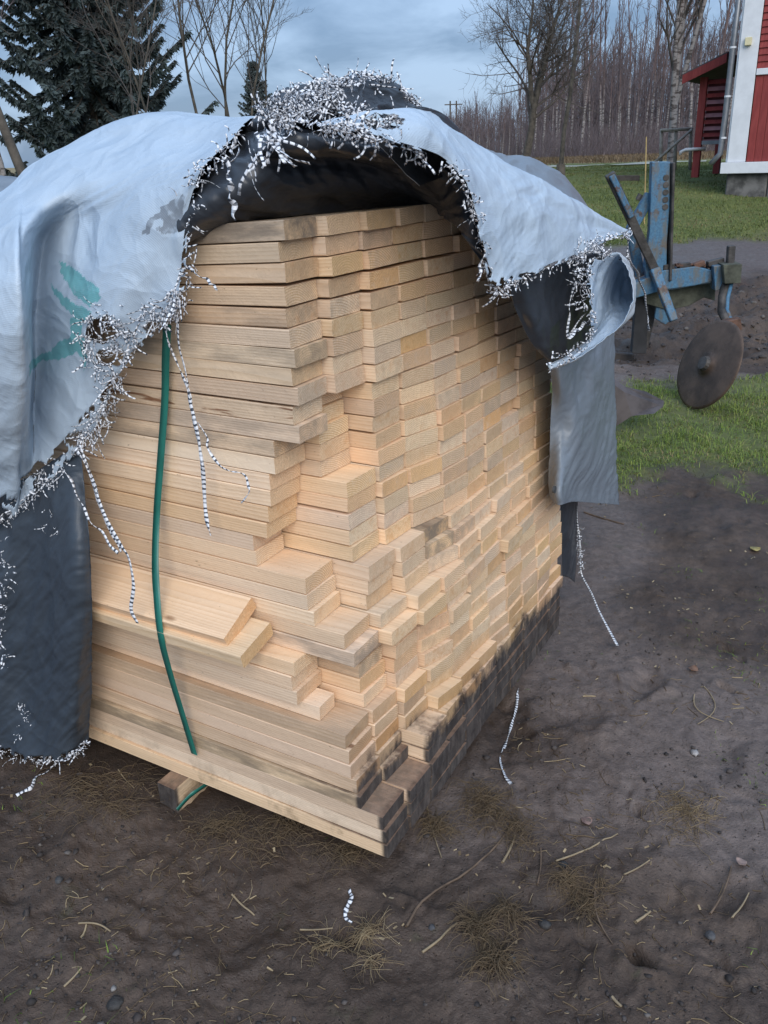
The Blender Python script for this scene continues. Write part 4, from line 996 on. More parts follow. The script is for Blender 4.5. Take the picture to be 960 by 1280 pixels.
# depth of the wood, nobody could count it
VV = []; FF = []; off = 0
rw = np.random.default_rng(77)
paths = []; rads = []
for i in range(620):
    px = rw.uniform(560, 985); Y = rw.uniform(78, 130) if px > 655 else rw.uniform(120, 190)
    x, y, z = gpos(px, Y); h = rw.uniform(6.5, 10.5)*(.7 if px < 655 else 1)*(1 if px < 780 else 1.15); ln = rw.normal(size=2)*.35
    paths.append(np.array([(x, y, z), (x+ln[0]*.5, y+ln[1]*.5, z+h*.5), (x+ln[0], y+ln[1], z+h)])); rads.append(np.array([.10, .07, .02]))
    for k in range(46):
        u = rw.uniform(.12, 1); b0 = np.array([x+ln[0]*u, y+ln[1]*u, z+h*u]); d = rw.normal(size=3); d[2] = abs(d[2])*.9+.35; d /= np.linalg.norm(d)
        Lb = rw.uniform(.8, 2.4)*(1.15-u*.6)
        paths.append(np.array([b0, b0+d*Lb*.5, b0+d*Lb+np.array([0, 0, .2])])); rads.append(np.array([.020, .015, .008]))
V, Fq, D = tubes_np(paths, rads, 3)
o = put('birch_wood', mesh_np('birch_wood', V, Fq), None, TWIG_M)
tag(o, 'mauve brown mass of leafless birches in the depth of the wood', 'wood', None, 'stuff')
# brushwood along its foot
paths = []; rads = []
for i in range(5200):
    px = rw.uniform(570, 985); Y = rw.uniform(47, 80) if px > 660 else rw.uniform(95, 120)
    x, y, z = gpos(px, Y) if i % 8 == 0 else (ray(px, 230)[0]/ray(px, 230)[1]*Y, Y, z)
    d = rw.normal(size=3)*.35; d[2] = 1; Lb = rw.uniform(.6, 2.2)
    paths.append(np.array([(x, y, z), np.array([x, y, z])+d*Lb*.5, np.array([x, y, z])+d*Lb+rw.normal(size=3)*.15])); rads.append(np.array([.014, .011, .006]))
V, Fq, D = tubes_np(paths, rads, 3)
o = put('brushwood', mesh_np('brushwood', V, Fq), None, TWIG_M); tag(o, 'low brown brushwood along the foot of the birch wood', 'brushwood', None, 'stuff')

# spruce at the left
def spruce(seed, h, rmax, dens=1.0):
    r = np.random.default_rng(seed); br = []; rad = []; V = []; Fq = []
    z = .6
    while z < h*.985:
        u = z/h; Lb = rmax*(1-u)**.8*r.uniform(.7, 1.15)+.15; n = int(r.integers(6, 9))
        a0 = r.random()*6.28
        for j in range(n):
            a = a0+6.283*j/n+r.normal()*.25; L_ = Lb*r.uniform(.6, 1.2); d = np.array([cos(a), sin(a), 0])
            dz = np.array([0, -.05-.12*(1-u), -.16-.10*(1-u), -.10])*L_*1.6+np.array([0, .06, .1, .22])*L_*u
            P = np.array([(0, 0, z)+d*L_*t+np.array([0, 0, dz[i]]) for i, t in enumerate((0, .35, .7, 1))])
            br.append(P); rad.append(np.array([.03, .022, .014, .006])*(1.3-u))
            nt_ = int(140*dens*L_/1.2)+12
            for q in range(nt_):
                t = r.uniform(.12, 1.0); x = t*3; i = min(int(x), 2); b0 = P[i]*(1-(x-i))+P[i+1]*(x-i)
                sd_ = np.array([-d[1], d[0], 0])*r.choice((-1, 1)); dr = sd_*r.uniform(.4, 1)+d*r.uniform(.3, .8)+np.array([0, 0, -r.uniform(.15, 1.3)])+r.normal(size=3)*.25
                dr /= np.linalg.norm(dr); ln = r.uniform(.10, .30)*(1.1-t*.4); w_ = r.uniform(.02, .045)
                up = np.cross(dr, r.normal(size=3)); up /= np.linalg.norm(up)
                k = len(V); m_ = b0+dr*ln*.5
                V += [b0, m_+up*w_, b0+dr*ln, m_-up*w_]; Fq.append((k, k+1, k+2, k+3))
        z += r.uniform(.13, .24)*(1.2-.5*u)
    Vb, Fb, _ = tubes_np(br+[np.array([(0, 0, 0), (0, 0, h*.5), (0, 0, h)])], rad+[np.array([.2, .12, .02])], 4)
    return mesh_np('trunk', Vb, Fb), mesh_np('crown', np.array(V), np.array(Fq))
NEEDLE = simple('spruce_needles', (.055, .075, .074), .85, .45, 2.2)
mt, mc = spruce(5, 12.5, 2.85, 1.9)
plant_tree('spruce_tree', mt, mc, gpos(132, 24), .3, 1.0, 'tall dark dense spruce behind the tarpaulin at the left', mats=(BARK, NEEDLE))
mt, mc = spruce(6, 6.5, 1.8, 1.0)
plant_tree('spruce_tree', mt, mc, gpos(328, 62), .3, 1.0, 'small dark spruce far behind the bare saplings, half hidden by the torn tarp', mats=(BARK, NEEDLE))
BV2 = [tree_meshes('t', *grow(60+s_, 9.5, .042, levels=4, first=.2, spread=.80, nkids=(22, 9, 6), upness=.42, lenk=.40, wig=.14, twig=.0034)) for s_ in range(4)]
for px, Y, k, sc, rz, lb in ((262, 24, 0, 1.05, 0, 'bare sapling nearest the spruce, thin dark branches against the sky'), (288, 26, 1, 1.0, 1, 'second bare sapling right of the spruce, forked low'),
                         (312, 25, 2, .92, 2, 'third bare sapling from the spruce, thin upright twigs'), (300, 31, 3, 1.1, 3, 'bare sapling standing behind the row right of the spruce'),
                         (338, 27, 0, .78, 4, 'rightmost bare sapling, its twigs reaching over open sky'), (205, 19, 1, .72, 5, 'bare leaning stems in front of the right half of the spruce'), (165, 18, 2, .6, 2.5, 'thin grey bare sapling in front of the left half of the spruce')):
    plant_tree('bare_sapling', *BV2[k], gpos(px, Y), rz, sc, lb, 'bare saplings round the spruce', (BARK, TWIG_G))
mt, mc = tree_meshes('t', *grow(71, 7.5, .085, levels=4, first=.25, spread=.6, nkids=(12, 6, 4), upness=.4, lenk=.36, lean=(-.28, 0), twig=.005))
plant_tree('bare_tree', mt, mc, gpos(52, 14), 0, 1.0, 'leafless tree leaning left at the left edge of the picture', mats=(BARK, TWIG_M))
mt, mc = tree_meshes('t', *grow(72, 6.5, .06, levels=4, first=.15, spread=.6, nkids=(14, 6, 4), upness=.4, lenk=.4, twig=.005))
plant_tree('bare_tree', mt, mc, gpos(8, 19), 0, 1.0, 'pale thin leafless tree cut by the left edge of the picture', mats=(BIRCH, TWIG_M))

# ------------------------------------------------------------------ the red house
RED = None
def red_paint():
    m, t, b = M_new('red_paint'); g = G(t); p = g.obj(); oi = g.n('ShaderNodeObjectInfo')
    f = g.noise(g.scale(p, (30, 30, 4)), 1, 5, .6); f2 = g.noise(p, 2.2, 4, .6)
    c = g.mix(g.ramp(f, .3, .75), (.205, .026, .024), (.30, .048, .042))
    c = g.mix(g.math('MULTIPLY', oi.outputs['Random'], .35), c, (.16, .022, .022)); c = g.mix(g.ramp(f2, .5, .8, 0, .35), c, (.36, .085, .075))
    g.l(c, b.inputs['Base Color']); b.inputs['Roughness'].default_value = .75; g.bump(f, .35, .004, b); return m
RED = red_paint()
WHITE_P = simple('white_house_paint', (.66, .68, .71), .6, .06, 6)
STONE = simple('foundation_stone', (.115, .11, .105), .9, .55, 5, bump=.6, bsc=9)
ZINC = simple('zinc', (.20, .21, .225), .45, .15, 8, metal=.5)
ROOF = simple('dark_roofing', (.07, .06, .06), .7, .2, 4)
hd = ray(905, 245); HY = 16.1; hp = CP+hd*(HY/hd[1]); HZ = gz(hp[0], hp[1])
house = thing('red_house', 'red wooden house with white corner boards on a grey stone foundation', 'house', (hp[0], hp[1], HZ), math.atan2(-LA[1], -LA[0]))
HM = Matrix.Translation((hp[0], hp[1], HZ)) @ Matrix.Rotation(math.atan2(-LA[1], -LA[0]), 4, 'Z')
HMi = HM.inverted()
def hloc(P): return np.array(HMi @ Vector(P))
def hpix(px, py, yy=0.0):       # a photo point on the facade plane (local y = yy), in house coordinates
    o_ = np.array(HMi @ Vector(CP)); d_ = np.array(HMi.to_3x3() @ Vector(ray(px, py))); t_ = (yy-o_[1])/d_[1]; return o_+d_*t_
z_fd = hpix(910, 217)[2]; z_wt = hpix(910, 203)[2]; z_t0 = hpix(945, 94)[2]; z_t1 = hpix(945, 86)[2]
x_c1 = hpix(931, 110)[0]-hpix(908, 110)[0]
FW, FD, EAVE = 8.0, 6.5, z_t1+2.6
def hb(name, c, d, mat, parent=None, bevel=.006):
    m_ = MB(); m_.box(c, d); return m_.build(name, mat, parent or house, bevel)
rs_ = random.Random(3)
# foundation of rough stones
x = 0.0; k = 0
while x < FW:
    w_ = rs_.uniform(.55, 1.1); m_ = MB(); a_, b_ = x, min(FW, x+w_)-.012; j = [rs_.uniform(-.02, .02) for _ in range(8)]
    m_.hexa([(a_, .03+j[0], -.5), (b_, .03+j[1], -.5), (b_, .5, -.5), (a_, .5, -.5)], [(a_, .05+j[2], z_fd-.004), (b_, .05+j[3], z_fd-.004), (b_, .5, z_fd-.004), (a_, .5, z_fd-.004)])
    m_.build('foundation_stone', STONE, house, .02); x += w_
hb('foundation_side', (.22, FD/2+.3, z_fd/2-.26), (.36, FD-.5, z_fd+.5), STONE)
# cladding: upright boards below the white band, lying boards above it
up_me = None
nb_ = int((FW-x_c1)/.125)
for i in range(nb_):
    xx = x_c1+.0625+i*.125
    m_ = MB(); m_.box((0, 0, 0), (.120, .03, z_t0-z_wt-.004))
    if i == 0: o = m_.build('wall_plank', RED, house, .005); up_me = o.data
    else: o = bpy.data.objects.new('wall_plank', up_me); COL.objects.link(o); o.parent = house
    o.location = (xx, .018+rs_.uniform(-.003, .003), (z_t0+z_wt)/2)
ph = hpix(945, 60)[2]-hpix(945, 68.6)[2]; ly = None
n_l = int((EAVE-z_t1)/ph)
for i in range(n_l):
    m_ = MB(); hx = (FW-x_c1)/2
    m_.hexa([(-hx, -.022, -ph/2), (hx, -.022, -ph/2), (hx, .02, -ph/2), (-hx, .02, -ph/2)], [(-hx, .0, ph/2-.004), (hx, .0, ph/2-.004), (hx, .02, ph/2-.004), (-hx, .02, ph/2-.004)])
    if i == 0: o = m_.build('wall_plank', RED, house); ly = o.data
    else: o = bpy.data.objects.new('wall_plank', ly); COL.objects.link(o); o.parent = house
    o.location = (x_c1+hx, .024, z_t1+ph*(i+.5)+.003)
hb('wall', (FW/2+.02, FD/2+.06, (EAVE+z_fd)/2), (FW-.06, FD-.05, EAVE-z_fd-.006), simple('red_wall_core', (.17, .026, .024), .85, .2, 5))
hb('corner_board', (x_c1/2-.01, -.006, (z_wt+EAVE)/2+.002), (x_c1, .04, EAVE-z_wt), WHITE_P)
hb('corner_board', (-.022, .11, (z_wt+EAVE)/2+.002), (.036, .2, EAVE-z_wt), WHITE_P)
hb('water_table', (FW/2-.03, -.03, (z_fd+z_wt)/2), (FW+.14, .09, z_wt-z_fd-.002), WHITE_P)
hb('band_board', (x_c1+(FW-x_c1)/2, -.01, (z_t0+z_t1)/2), (FW-x_c1-.004, .045, z_t1-z_t0), WHITE_P)
pl = hpix(937, 52); hb('bracket', (pl[0]-.01, -.05, pl[2]), (.10, .09, .12), simple('cream_paint', (.66, .60, .38), .6, .1, 6))
m_ = MB(); m_.hexa([(-.5, -.5, EAVE), (FW+.5, -.5, EAVE), (FW+.5, FD/2, EAVE+2.6), (-.5, FD/2, EAVE+2.6)], [(-.5, -.5, EAVE+.12), (FW+.5, -.5, EAVE+.12), (FW+.5, FD/2, EAVE+2.72), (-.5, FD/2, EAVE+2.72)])
m_.hexa([(-.5, FD/2+.004, EAVE+2.6), (FW+.5, FD/2+.004, EAVE+2.6), (FW+.5, FD+.5, EAVE), (-.5, FD+.5, EAVE)], [(-.5, FD/2+.004, EAVE+2.72), (FW+.5, FD/2+.004, EAVE+2.72), (FW+.5, FD+.5, EAVE+.12), (-.5, FD+.5, EAVE+.12)])
m_.build('roof', ROOF, house)
m_ = MB(); m_.poly([(.01, .02, EAVE), (.01, FD, EAVE), (.01, FD/2, EAVE+2.55)]); m_.poly([(FW, .02, EAVE), (FW, FD/2, EAVE+2.55), (FW, FD, EAVE)]); m_.build('gable', RED, house)
# downpipe on the corner
a0 = hpix(917, -30, .10); a1 = hpix(912, 60, .10); a2 = hpix(903, 145, .10); a3 = hpix(897, 192, .10); a4 = hpix(889, 207, .05)
px_ = -.13
m_ = MB(); m_.tube([(px_+.03, .06, EAVE-.1), (px_, .06, a1[2]), (px_-.005, .06, a2[2]), (px_-.02, .06, a3[2]), (px_-.16, .02, a4[2]+.02)], .048, 10)
dp = m_.build('downpipe', ZINC, house, 0, True)
for zz in (a1[2]+.9, a1[2], a2[2]+.3, a3[2]+.25):
    m_ = MB(); m_.tube([(px_, .06, zz-.015), (px_, .06, zz+.015)], .056, 10); m_.build('clamp', WHITE_P, dp)
# porch lean-to behind the corner
porch = thing('porch', 'small red porch with slatted wind screen and sloping dark roof beside the house corner', 'porch', (hp[0]+RA[0]*1.6, hp[1]+RA[1]*1.6, gz(hp[0]+RA[0]*1.6, hp[1]+RA[1]*1.6)), math.atan2(-LA[1], -LA[0]))
PY = 2.0
o_ = np.array(porch.location); PM = Matrix.Translation(porch.location) @ Matrix.Rotation(math.atan2(-LA[1], -LA[0]), 4, 'Z'); PMi = PM.inverted()
def ppix(px, py, yy=0.0):
    c_ = np.array(PMi @ Vector(CP)); d_ = np.array(PMi.to_3x3() @ Vector(ray(px, py))); return c_+d_*((yy-c_[1])/d_[1])
def pb(name, c, d, mat, bevel=.004):
    m_ = MB(); m_.box(c, d); return m_.build(name, mat, porch, bevel)
pA, pB = ppix(870, 208), ppix(874, 97)
xa = pA[0]
pb('post', (xa, 0, (pA[2]+pB[2])/2-.1), (.13, .13, pB[2]-pA[2]+.2), RED)
sl_ = [ppix(878, 100+i*8.1) for i in range(10)]
xr = ppix(910, 140)[0]; x_l = xa+.07
dz_ = (ppix(890, 100)[2]-ppix(890, 174)[2])/9.0
RED_G = simple('worn_red_slat', (.30, .14, .15), .7, .2, 6)
for i in range(10):
    zt = ppix(890, 100)[2]-dz_*i
    m_ = MB(); m_.hexa([(x_l, -.03, zt-dz_*.62), (xr, -.03, zt-dz_*.62), (xr, -.012, zt-dz_*.62), (x_l, -.012, zt-dz_*.62)], [(x_l, .02, zt), (xr, .02, zt), (xr, .04, zt), (x_l, .04, zt)])
    o = m_.build('slat', RED_G if i % 2 else RED, porch)
pb('screen_back', ((x_l+xr)/2, .07, ppix(890, 137)[2]), (xr-x_l, .02, 9.2*dz_), simple('dark_red_board', (.13, .03, .035), .8, .2, 5))
pb('sill', ((x_l+xr)/2, 0, ppix(890, 178)[2]), (xr-x_l, .12, .07), ZINC)
r0_, r1_ = ppix(860, 93), ppix(914, 66)
m_ = MB(); th_ = .12
m_.hexa([(r0_[0], -.35, r0_[2]-th_), (r1_[0], -.35, r1_[2]-th_), (r1_[0], 2.4, r1_[2]-th_), (r0_[0], 2.4, r0_[2]-th_)], [(r0_[0], -.35, r0_[2]), (r1_[0], -.35, r1_[2]), (r1_[0], 2.4, r1_[2]), (r0_[0], 2.4, r0_[2])]); m_.build('roof', ROOF, porch)
m_ = MB(); m_.hexa([(r0_[0]-.01, -.385, r0_[2]-th_*1.5), (r1_[0], -.385, r1_[2]-th_*1.5), (r1_[0], -.353, r1_[2]-th_*1.5), (r0_[0]-.01, -.353, r0_[2]-th_*1.5)], [(r0_[0]-.01, -.385, r0_[2]-.03), (r1_[0], -.385, r1_[2]-.03), (r1_[0], -.353, r1_[2]-.03), (r0_[0]-.01, -.353, r0_[2]-.03)]); m_.build('fascia', RED, porch)
for yy in (2.1,): pb('post', (xa, yy, (pA[2]+pB[2])/2-.1), (.13, .13, pB[2]-pA[2]+.2), RED)
m_ = MB(); c0 = ppix(851, 190, -.15); c1 = ppix(866, 186.5, -.15); m_.tube([c0-np.array([0, 0, .05]), c0, c0*.6+c1*.4+np.array([0, 0, .02]), c1, (c1[0]+.2, 0, c1[2])], .03, 8)
oo = m_.build('drain_spout', simple('white_plastic', (.55, .56, .58), .5, .05, 5), porch, 0, True)
# rail fence, stake and line on the lawn
WOODG = simple('grey_weathered_wood', (.30, .27, .23), .9, .3, 12)
P_ = lambda px, py, Y: aty(px, py, Y)
fence = thing('rail_fence', 'weathered grey rail fence with one slanting pole beside the many stemmed birch', 'fence', tuple(gpos(828, 21.5)))
def put_bar(name, p0, p1, w_, d_, mat, parent, r_=None, w1=None):
    m_ = MB()
    if r_: m_.tube([p0, p1], r_, 8)
    else: m_.bar(p0, p1, w_, d_, (1, 0, 0), w1)
    o = m_.build(name, mat, parent, 0 if r_ else .004, bool(r_)); return par(o, parent)
def gdrop(px, py, Y):
    p = aty(px, py, Y); return np.array([p[0], p[1], gz(p[0], p[1])-.1])
for px in (827, 845, 864): put_bar('post', gdrop(px, 200, 21.5), aty(px, 161, 21.5), 0, 0, WOODG, fence, .04)
put_bar('rail', aty(826, 163, 21.45), aty(866, 161, 21.45), 0, 0, WOODG, fence, .035)
put_bar('slanting_pole', aty(818, 203, 21.2), aty(865, 162, 21.4), 0, 0, WOODG, fence, .032)
m_ = MB(); p0 = gdrop(810, 225, 13.6); p1 = aty(808, 171, 13.6); m_.tube([p0, p1], [.011, .009], 6); o = m_.build('stake', simple('yellow_stake', (.42, .30, .13), .8, .2, 10), None)
tag(o, 'thin yellowish wooden stake standing in the lawn behind the plough', 'stake')
m_ = MB(); q0, q1 = P_(765, 212, 19), P_(800, 210, 19); q0[2] = gz(*q0[:2])+.05; q1[2] = gz(*q1[:2])+.05
m_.bar(q0, q1, .12, .08, (0, 0, 1)); o = m_.build('timber', simple('old_dark_timber', (.07, .06, .055), .9, .3, 8), None, .01); tag(o, 'short dark timber lying on the lawn left of the stake', 'timber')
p0 = gdrop(700, 235, 18.0); m_ = MB(); m_.tube([p0, p0+np.array([0, 0, .55])], [.10, .085], 9); o = m_.build('tree_stump', simple('stump_wood', (.10, .085, .07), .9, .3, 9), None); tag(o, 'grey cut stump on the lawn behind the grey hump of tarp', 'stump')
# distant pole line
for px, Y in ((563, 200),):
    x_, y_, z_ = gpos(px, Y); m_ = MB(); m_.tube([(x_, y_, z_), (x_, y_, z_+10.5)], [.22, .16], 7); m_.tube([(x_+1.3, y_, z_), (x_+1.3, y_, z_+10.5)], [.22, .16], 7); m_.bar((x_-1.2, y_-.2, z_+9.8), (x_+2.5, y_-.2, z_+9.8), .2, .2, (0, 0, 1))
    o = m_.build('power_pole', BARK, None); tag(o, 'far off double wooden power pole left of the bare tree', 'pole')
# pale strip of track across the field
paths_ = MB(); rows_ = []
for px in np.linspace(560, 880, 33):
    d_ = ray(px, 230); Y0 = 29.5+.3*math.sin(px*.05); row = []
    for Y in (Y0, Y0+1.6): x_ = d_[0]/d_[1]*Y; row.append((x_, Y, gz(x_, Y)+.03))
    rows_.append(row)
for a, b in zip(rows_, rows_[1:]): paths_.poly([a[0], b[0], b[1], a[1]])
o = paths_.build('path', simple('pale_path', (.34, .33, .27), .9, .15, 2), None); o['kind'] = 'structure'

# ------------------------------------------------------------------ the old blue plough
def rusty_blue():
    m, t, b = M_new('chipped_blue_paint'); g = G(t); p = g.pos()
    f = g.noise(p, 9, 6, .7, .4); f2 = g.noise(g.scale(p, (22, 22, 6)), 1, 5, .65); f3 = g.noise(p, 60, 4, .7)
    blue = g.mix(g.ramp(f3, .3, .7), (.040, .115, .20), (.075, .19, .30))
    rust = g.mix(g.ramp(f3, .3, .7), (.045, .032, .028), (.13, .075, .05))
    c = g.mix(g.ramp(f, .53, .64), blue, rust); c = g.mix(g.ramp(f2, .44, .64, 0, .85), c, (.125, .12, .105))
    g.l(c, b.inputs['Base Color']); b.inputs['Roughness'].default_value = .62; g.bump(f, .4, .006, b); return m
BLUE = rusty_blue()
STEEL = simple('dirty_steel', (.06, .054, .05), .6, .5, 9, metal=.2, bump=.4, bsc=40)
RUST = simple('rust', (.10, .052, .035), .8, .45, 14, bump=.5, bsc=50)
DISC = simple('worn_disc_steel', (.10, .064, .044), .5, .45, 5, metal=.3, bump=.25, bsc=30)
MOSSY = simple('mossy_block', (.075, .078, .058), .9, .4, 12, bump=.5, bsc=30)
Yp = 6.6
pb0 = aty(820, 360, Yp)
plough = thing('plough', 'old blue paint chipped tractor plough with upright mast and large disc coulter, standing on mud', 'plough', (pb0[0], pb0[1], gz(pb0[0], pb0[1])))
def prism(name, pix, Y, depth, mat, parent=plough, bevel=.006):
    f_ = [aty(x, y, Y-depth/2) for x, y in pix]; dn = f_[0]/np.linalg.norm(f_[0])*0+np.array([0.12, 1, 0])*depth
    m_ = MB(); b_ = [p+dn for p in f_]; n = len(f_)
    m_.poly(f_); m_.poly(b_[::-1])
    for i in range(n): m_.poly([f_[(i+1) % n], f_[i], b_[i], b_[(i+1) % n]])
    o = m_.build(name, mat, None)
    bm = bmesh.new(); bm.from_mesh(o.data); bmesh.ops.remove_doubles(bm, verts=bm.verts, dist=1e-5); bmesh.ops.recalc_face_normals(bm, faces=bm.faces); bm.to_mesh(o.data); bm.free()
    if bevel: q = o.modifiers.new('bevel', 'BEVEL'); q.width = bevel; q.segments = 2; q.limit_method = 'ANGLE'
    return par(o, parent) if parent is plough else o
def bar2(name, a, b, w_, d_, mat, Ya=Yp, Yb=None, w1=None):
    m_ = MB(); m_.bar(aty(*a, Ya), aty(*b, Yb or Ya), w_, d_, (1, 0, 0), w1); return par(m_.build(name, mat, None, .005), plough)
mast = prism('mast', [(815, 202), (838, 202), (837, 262), (834, 300), (833, 352), (810, 356), (806, 334), (812, 290)], Yp, .10, BLUE)
for i in range(5):
    m_ = MB(); c_ = aty(832.5-.5*i*.5, 222+i*9.2, Yp-.052); m_.tube([c_+np.array([0, -.004, 0]), c_+np.array([0, .02, 0])], .021, 10); o = m_.build('bolt_hole', STEEL, None); par(o, plough)
bar2('mast_edge', (839, 203), (835, 350), .02, .13, STEEL, Yp-.02)
bar2('brace', (813, 243), (788, 288), .075, .06, BLUE, Yp+.05); bar2('brace', (788, 285), (800, 345), .07, .06, BLUE, Yp+.12)
bar2('lever', (762, 217), (818, 336), .068, .05, STEEL, Yp-.15, Yp-.08, .058); bar2('lever_plate', (764, 219), (789, 271), .040, .06, BLUE, Yp-.17, Yp-.15)
m_ = MB(); c_ = aty(800, 247, Yp); m_.tube([aty(797, 250, Yp-.02), aty(801, 243, Yp-.02)], .02, 8); par(m_.build('pin', STEEL, None), plough)
bar2('leg', (818, 336), (842, 401), .072, .05, BLUE, Yp-.10, Yp-.25, .055)
prism('beam', [(790, 356), (830, 338), (870, 333), (890, 338), (890, 352), (868, 357), (832, 362), (790, 374)], Yp, .13, BLUE)
prism('frame_plate', [(800, 362), (840, 362), (895, 352), (894, 376), (880, 372), (862, 382), (836, 388), (808, 380)], Yp+.12, .10, MOSSY)
prism('end_plate', [(892, 333), (907, 331), (908, 360), (894, 364)], Yp-.06, .14, BLUE)
prism('end_bracket', [(904, 331), (928, 330), (926, 354), (906, 355)], Yp-.12, .16, MOSSY)
bar2('pin_post', (912, 334), (914, 307), .05, .05, STEEL, Yp-.10)
for i, (a, b_) in enumerate((((848, 332), (862, 331)), ((866, 333), (880, 328)), ((884, 330), (904, 325)), ((828, 334), (842, 333)))): bar2('clamp_bar', a, b_, .04, .06, STEEL if i != 1 else RUST, Yp-.03)
rr_ = random.Random(4); m_ = MB()
for i in range(40): c_ = aty(rr_.uniform(838, 892), 332+rr_.uniform(-2, 2), Yp+rr_.uniform(-.05, .05)); m_.box(c_, (rr_.uniform(.015, .04), .03, .012))
o = par(m_.build('leaf_debris', RUST, None), plough); o['kind'] = 'stuff'
m_ = MB(); sh = [aty(908, 352, Yp-.12), aty(903, 372, Yp-.16), aty(902, 388, Yp-.22), aty(909, 404, Yp-.36)]; m_.tube(sh, [.034, .034, .032, .03], 8); par(m_.build('coulter_shank', STEEL, None, 0, True), plough)
m_ = MB(); sh2 = [p+np.array([.03, -.02, 0]) for p in sh]; m_.tube(sh2, .017, 6); par(m_.build('shank_edge', BLUE, None, 0, True), plough)
prism('coulter_bearing', [(906, 402), (926, 398), (928, 412), (916, 420), (909, 414)], Yp-.45, .09, RUST)
# disc coulter, seen obliquely
gc = aty(880, 506, 5.72); dc = aty(886, 456, 5.52)
rd = .297
ax = np.array([-.90, -.22, .36]); ax /= np.linalg.norm(ax)
a_ = np.cross(ax, [0, 0, 1]); a_ /= np.linalg.norm(a_); b_ = np.cross(ax, a_)
prof = [(.0, .030), (.055, .030), (.06, .016), (.10, .013), (.20, .010), (rd-.02, .006), (rd, .0015), (rd, -.0015), (rd-.02, -.006), (.1, -.011), (.06, -.02), (.0, -.03)]
V = []; Fq = []; n_ = 64
for (r_, h_) in prof:
    for k in range(n_):
        t_ = 2*pi*k/n_; V.append(dc+ax*h_+(a_*cos(t_)+b_*sin(t_))*max(r_, 1e-4)*(1+.006*math.sin(5*t_)*(r_ > .25)))
for i in range(len(prof)-1):
    for k in range(n_): k2 = (k+1) % n_; Fq.append((i*n_+k, i*n_+k2, (i+1)*n_+k2, (i+1)*n_+k))
o = put('disc', mesh_np('disc', np.array(V), np.array(Fq)), None, DISC, True); par(o, plough); disc_o = o
m_ = MB(); m_.tube([dc+ax*.028, dc+ax*.055], [.05, .042], 14); hub = par(m_.build('hub', STEEL, None), plough)
for k in range(5):
    t_ = 2*pi*k/5+.3; c_ = dc+ax*.05+(a_*cos(t_)+b_*sin(t_))*.03; m_ = MB(); m_.tube([c_, c_+ax*.014], .009, 6); o = m_.build('bolt', STEEL, None); o.parent = hub; o.matrix_parent_inverse = Matrix.Translation(plough.location).inverted()
m_ = MB(); m_.tube([aty(915, 412, Yp-.47), (aty(915, 412, Yp-.47)+dc)/2+np.array([.06, .02, .0]), dc-ax*.03], [.03, .028, .03], 8); par(m_.build('disc_arm', STEEL, None, 0, True), plough)
# stand legs, soil tools
prism('stand_leg', [(796, 360), (812, 356), (808, 442), (790, 442)], Yp+.15, .10, simple('tarred_post', (.028, .028, .030), .8, .3, 8))
prism('stand_leg', [(812, 358), (822, 360), (818, 400), (810, 436), (802, 436)], Yp+.3, .1, STEEL)
prism('mouldboard', [(822, 372), (842, 376), (846, 392), (832, 406), (818, 398)], Yp+.1, .03, BLUE)
for (a, b, d_) in (((762, 404), (796, 404), 7.0), ((764, 436), (792, 437), 6.95)):
    m_ = MB(); p0 = aty(*a, d_); p1 = aty(*b, d_); p0[2] = gz(*p0[:2])+.03; p1[2] = gz(*p1[:2])+.03; m_.bar(p0, p1, .09, .07, (0, 0, 1)); o = m_.build('plank', simple('wet_plank', (.06, .05, .045), .8, .3, 8), None, .008)
    tag(o, 'dark wet plank on the mud left of the plough, %s of two' % ('farther' if d_ == 7.0 else 'nearer'), 'plank')
# ploughshare poking out from behind the hanging grey sheet
SH = [(758, 474), (780, 490), (806, 496), (829, 508), (818, 517), (790, 520), (768, 534), (754, 536)]
f_ = [aty(x, y, 5.05+(.10 if i in (2, 3) else 0)) for i, (x, y) in enumerate(SH)]
m_ = MB(); bk = [p+np.array([.02, .05, .02]) for p in f_]; n = len(f_); m_.poly(f_); m_.poly(bk[::-1])
for i in range(n): m_.poly([f_[(i+1) % n], f_[i], bk[i], bk[(i+1) % n]])
o = m_.build('ploughshare', simple('share_steel', (.10, .085, .085), .55, .35, 7, metal=.3), None, .006); tag(o, 'worn grey brown ploughshare tip poking out beyond the hanging grey tarp', 'ploughshare')

# ------------------------------------------------------------------ grass, straw, clods on the ground
def tinted(name, ramp_, rough=.85):
    m, t, b = M_new(name); g = G(t); f = g.attr('tid')
    cr = g.n('ShaderNodeValToRGB'); e = cr.color_ramp.elements
    while len(e) < len(ramp_): e.new(.5)
    for i, (p_, c_) in enumerate(ramp_): e[i].position = p_; e[i].color = (*c_, 1)
    g.l(f, cr.inputs[0]); n = g.noise(g.pos(), 40, 3, .6)
    g.l(g.mix(g.ramp(n, .3, .75, 0, .35), cr.outputs[0], tuple(c*.5 for c in ramp_[0][1])), b.inputs['Base Color']); b.inputs['Roughness'].default_value = rough
    return m
GRASS = tinted('grass_blades', [(0, (.075, .125, .02)), (.45, (.16, .24, .036)), (.75, (.26, .31, .07)), (.9, (.24, .20, .08)), (1, (.28, .21, .11))])
LAWNM = tinted('lawn_blades', [(0, (.08, .115, .026)), (.5, (.155, .185, .046)), (.78, (.21, .21, .068)), (.92, (.20, .17, .08)), (1, (.24, .18, .09))])
STRAW = tinted('straw', [(0, (.11, .075, .045)), (.5, (.22, .155, .085)), (.8, (.36, .27, .155)), (1, (.50, .40, .25))])
CLOD = tinted('mud_clods', [(0, (.024, .019, .017)), (.6, (.060, .047, .042)), (.93, (.095, .078, .070)), (1, (.16, .14, .125))], .8)
rg = np.random.default_rng(99)
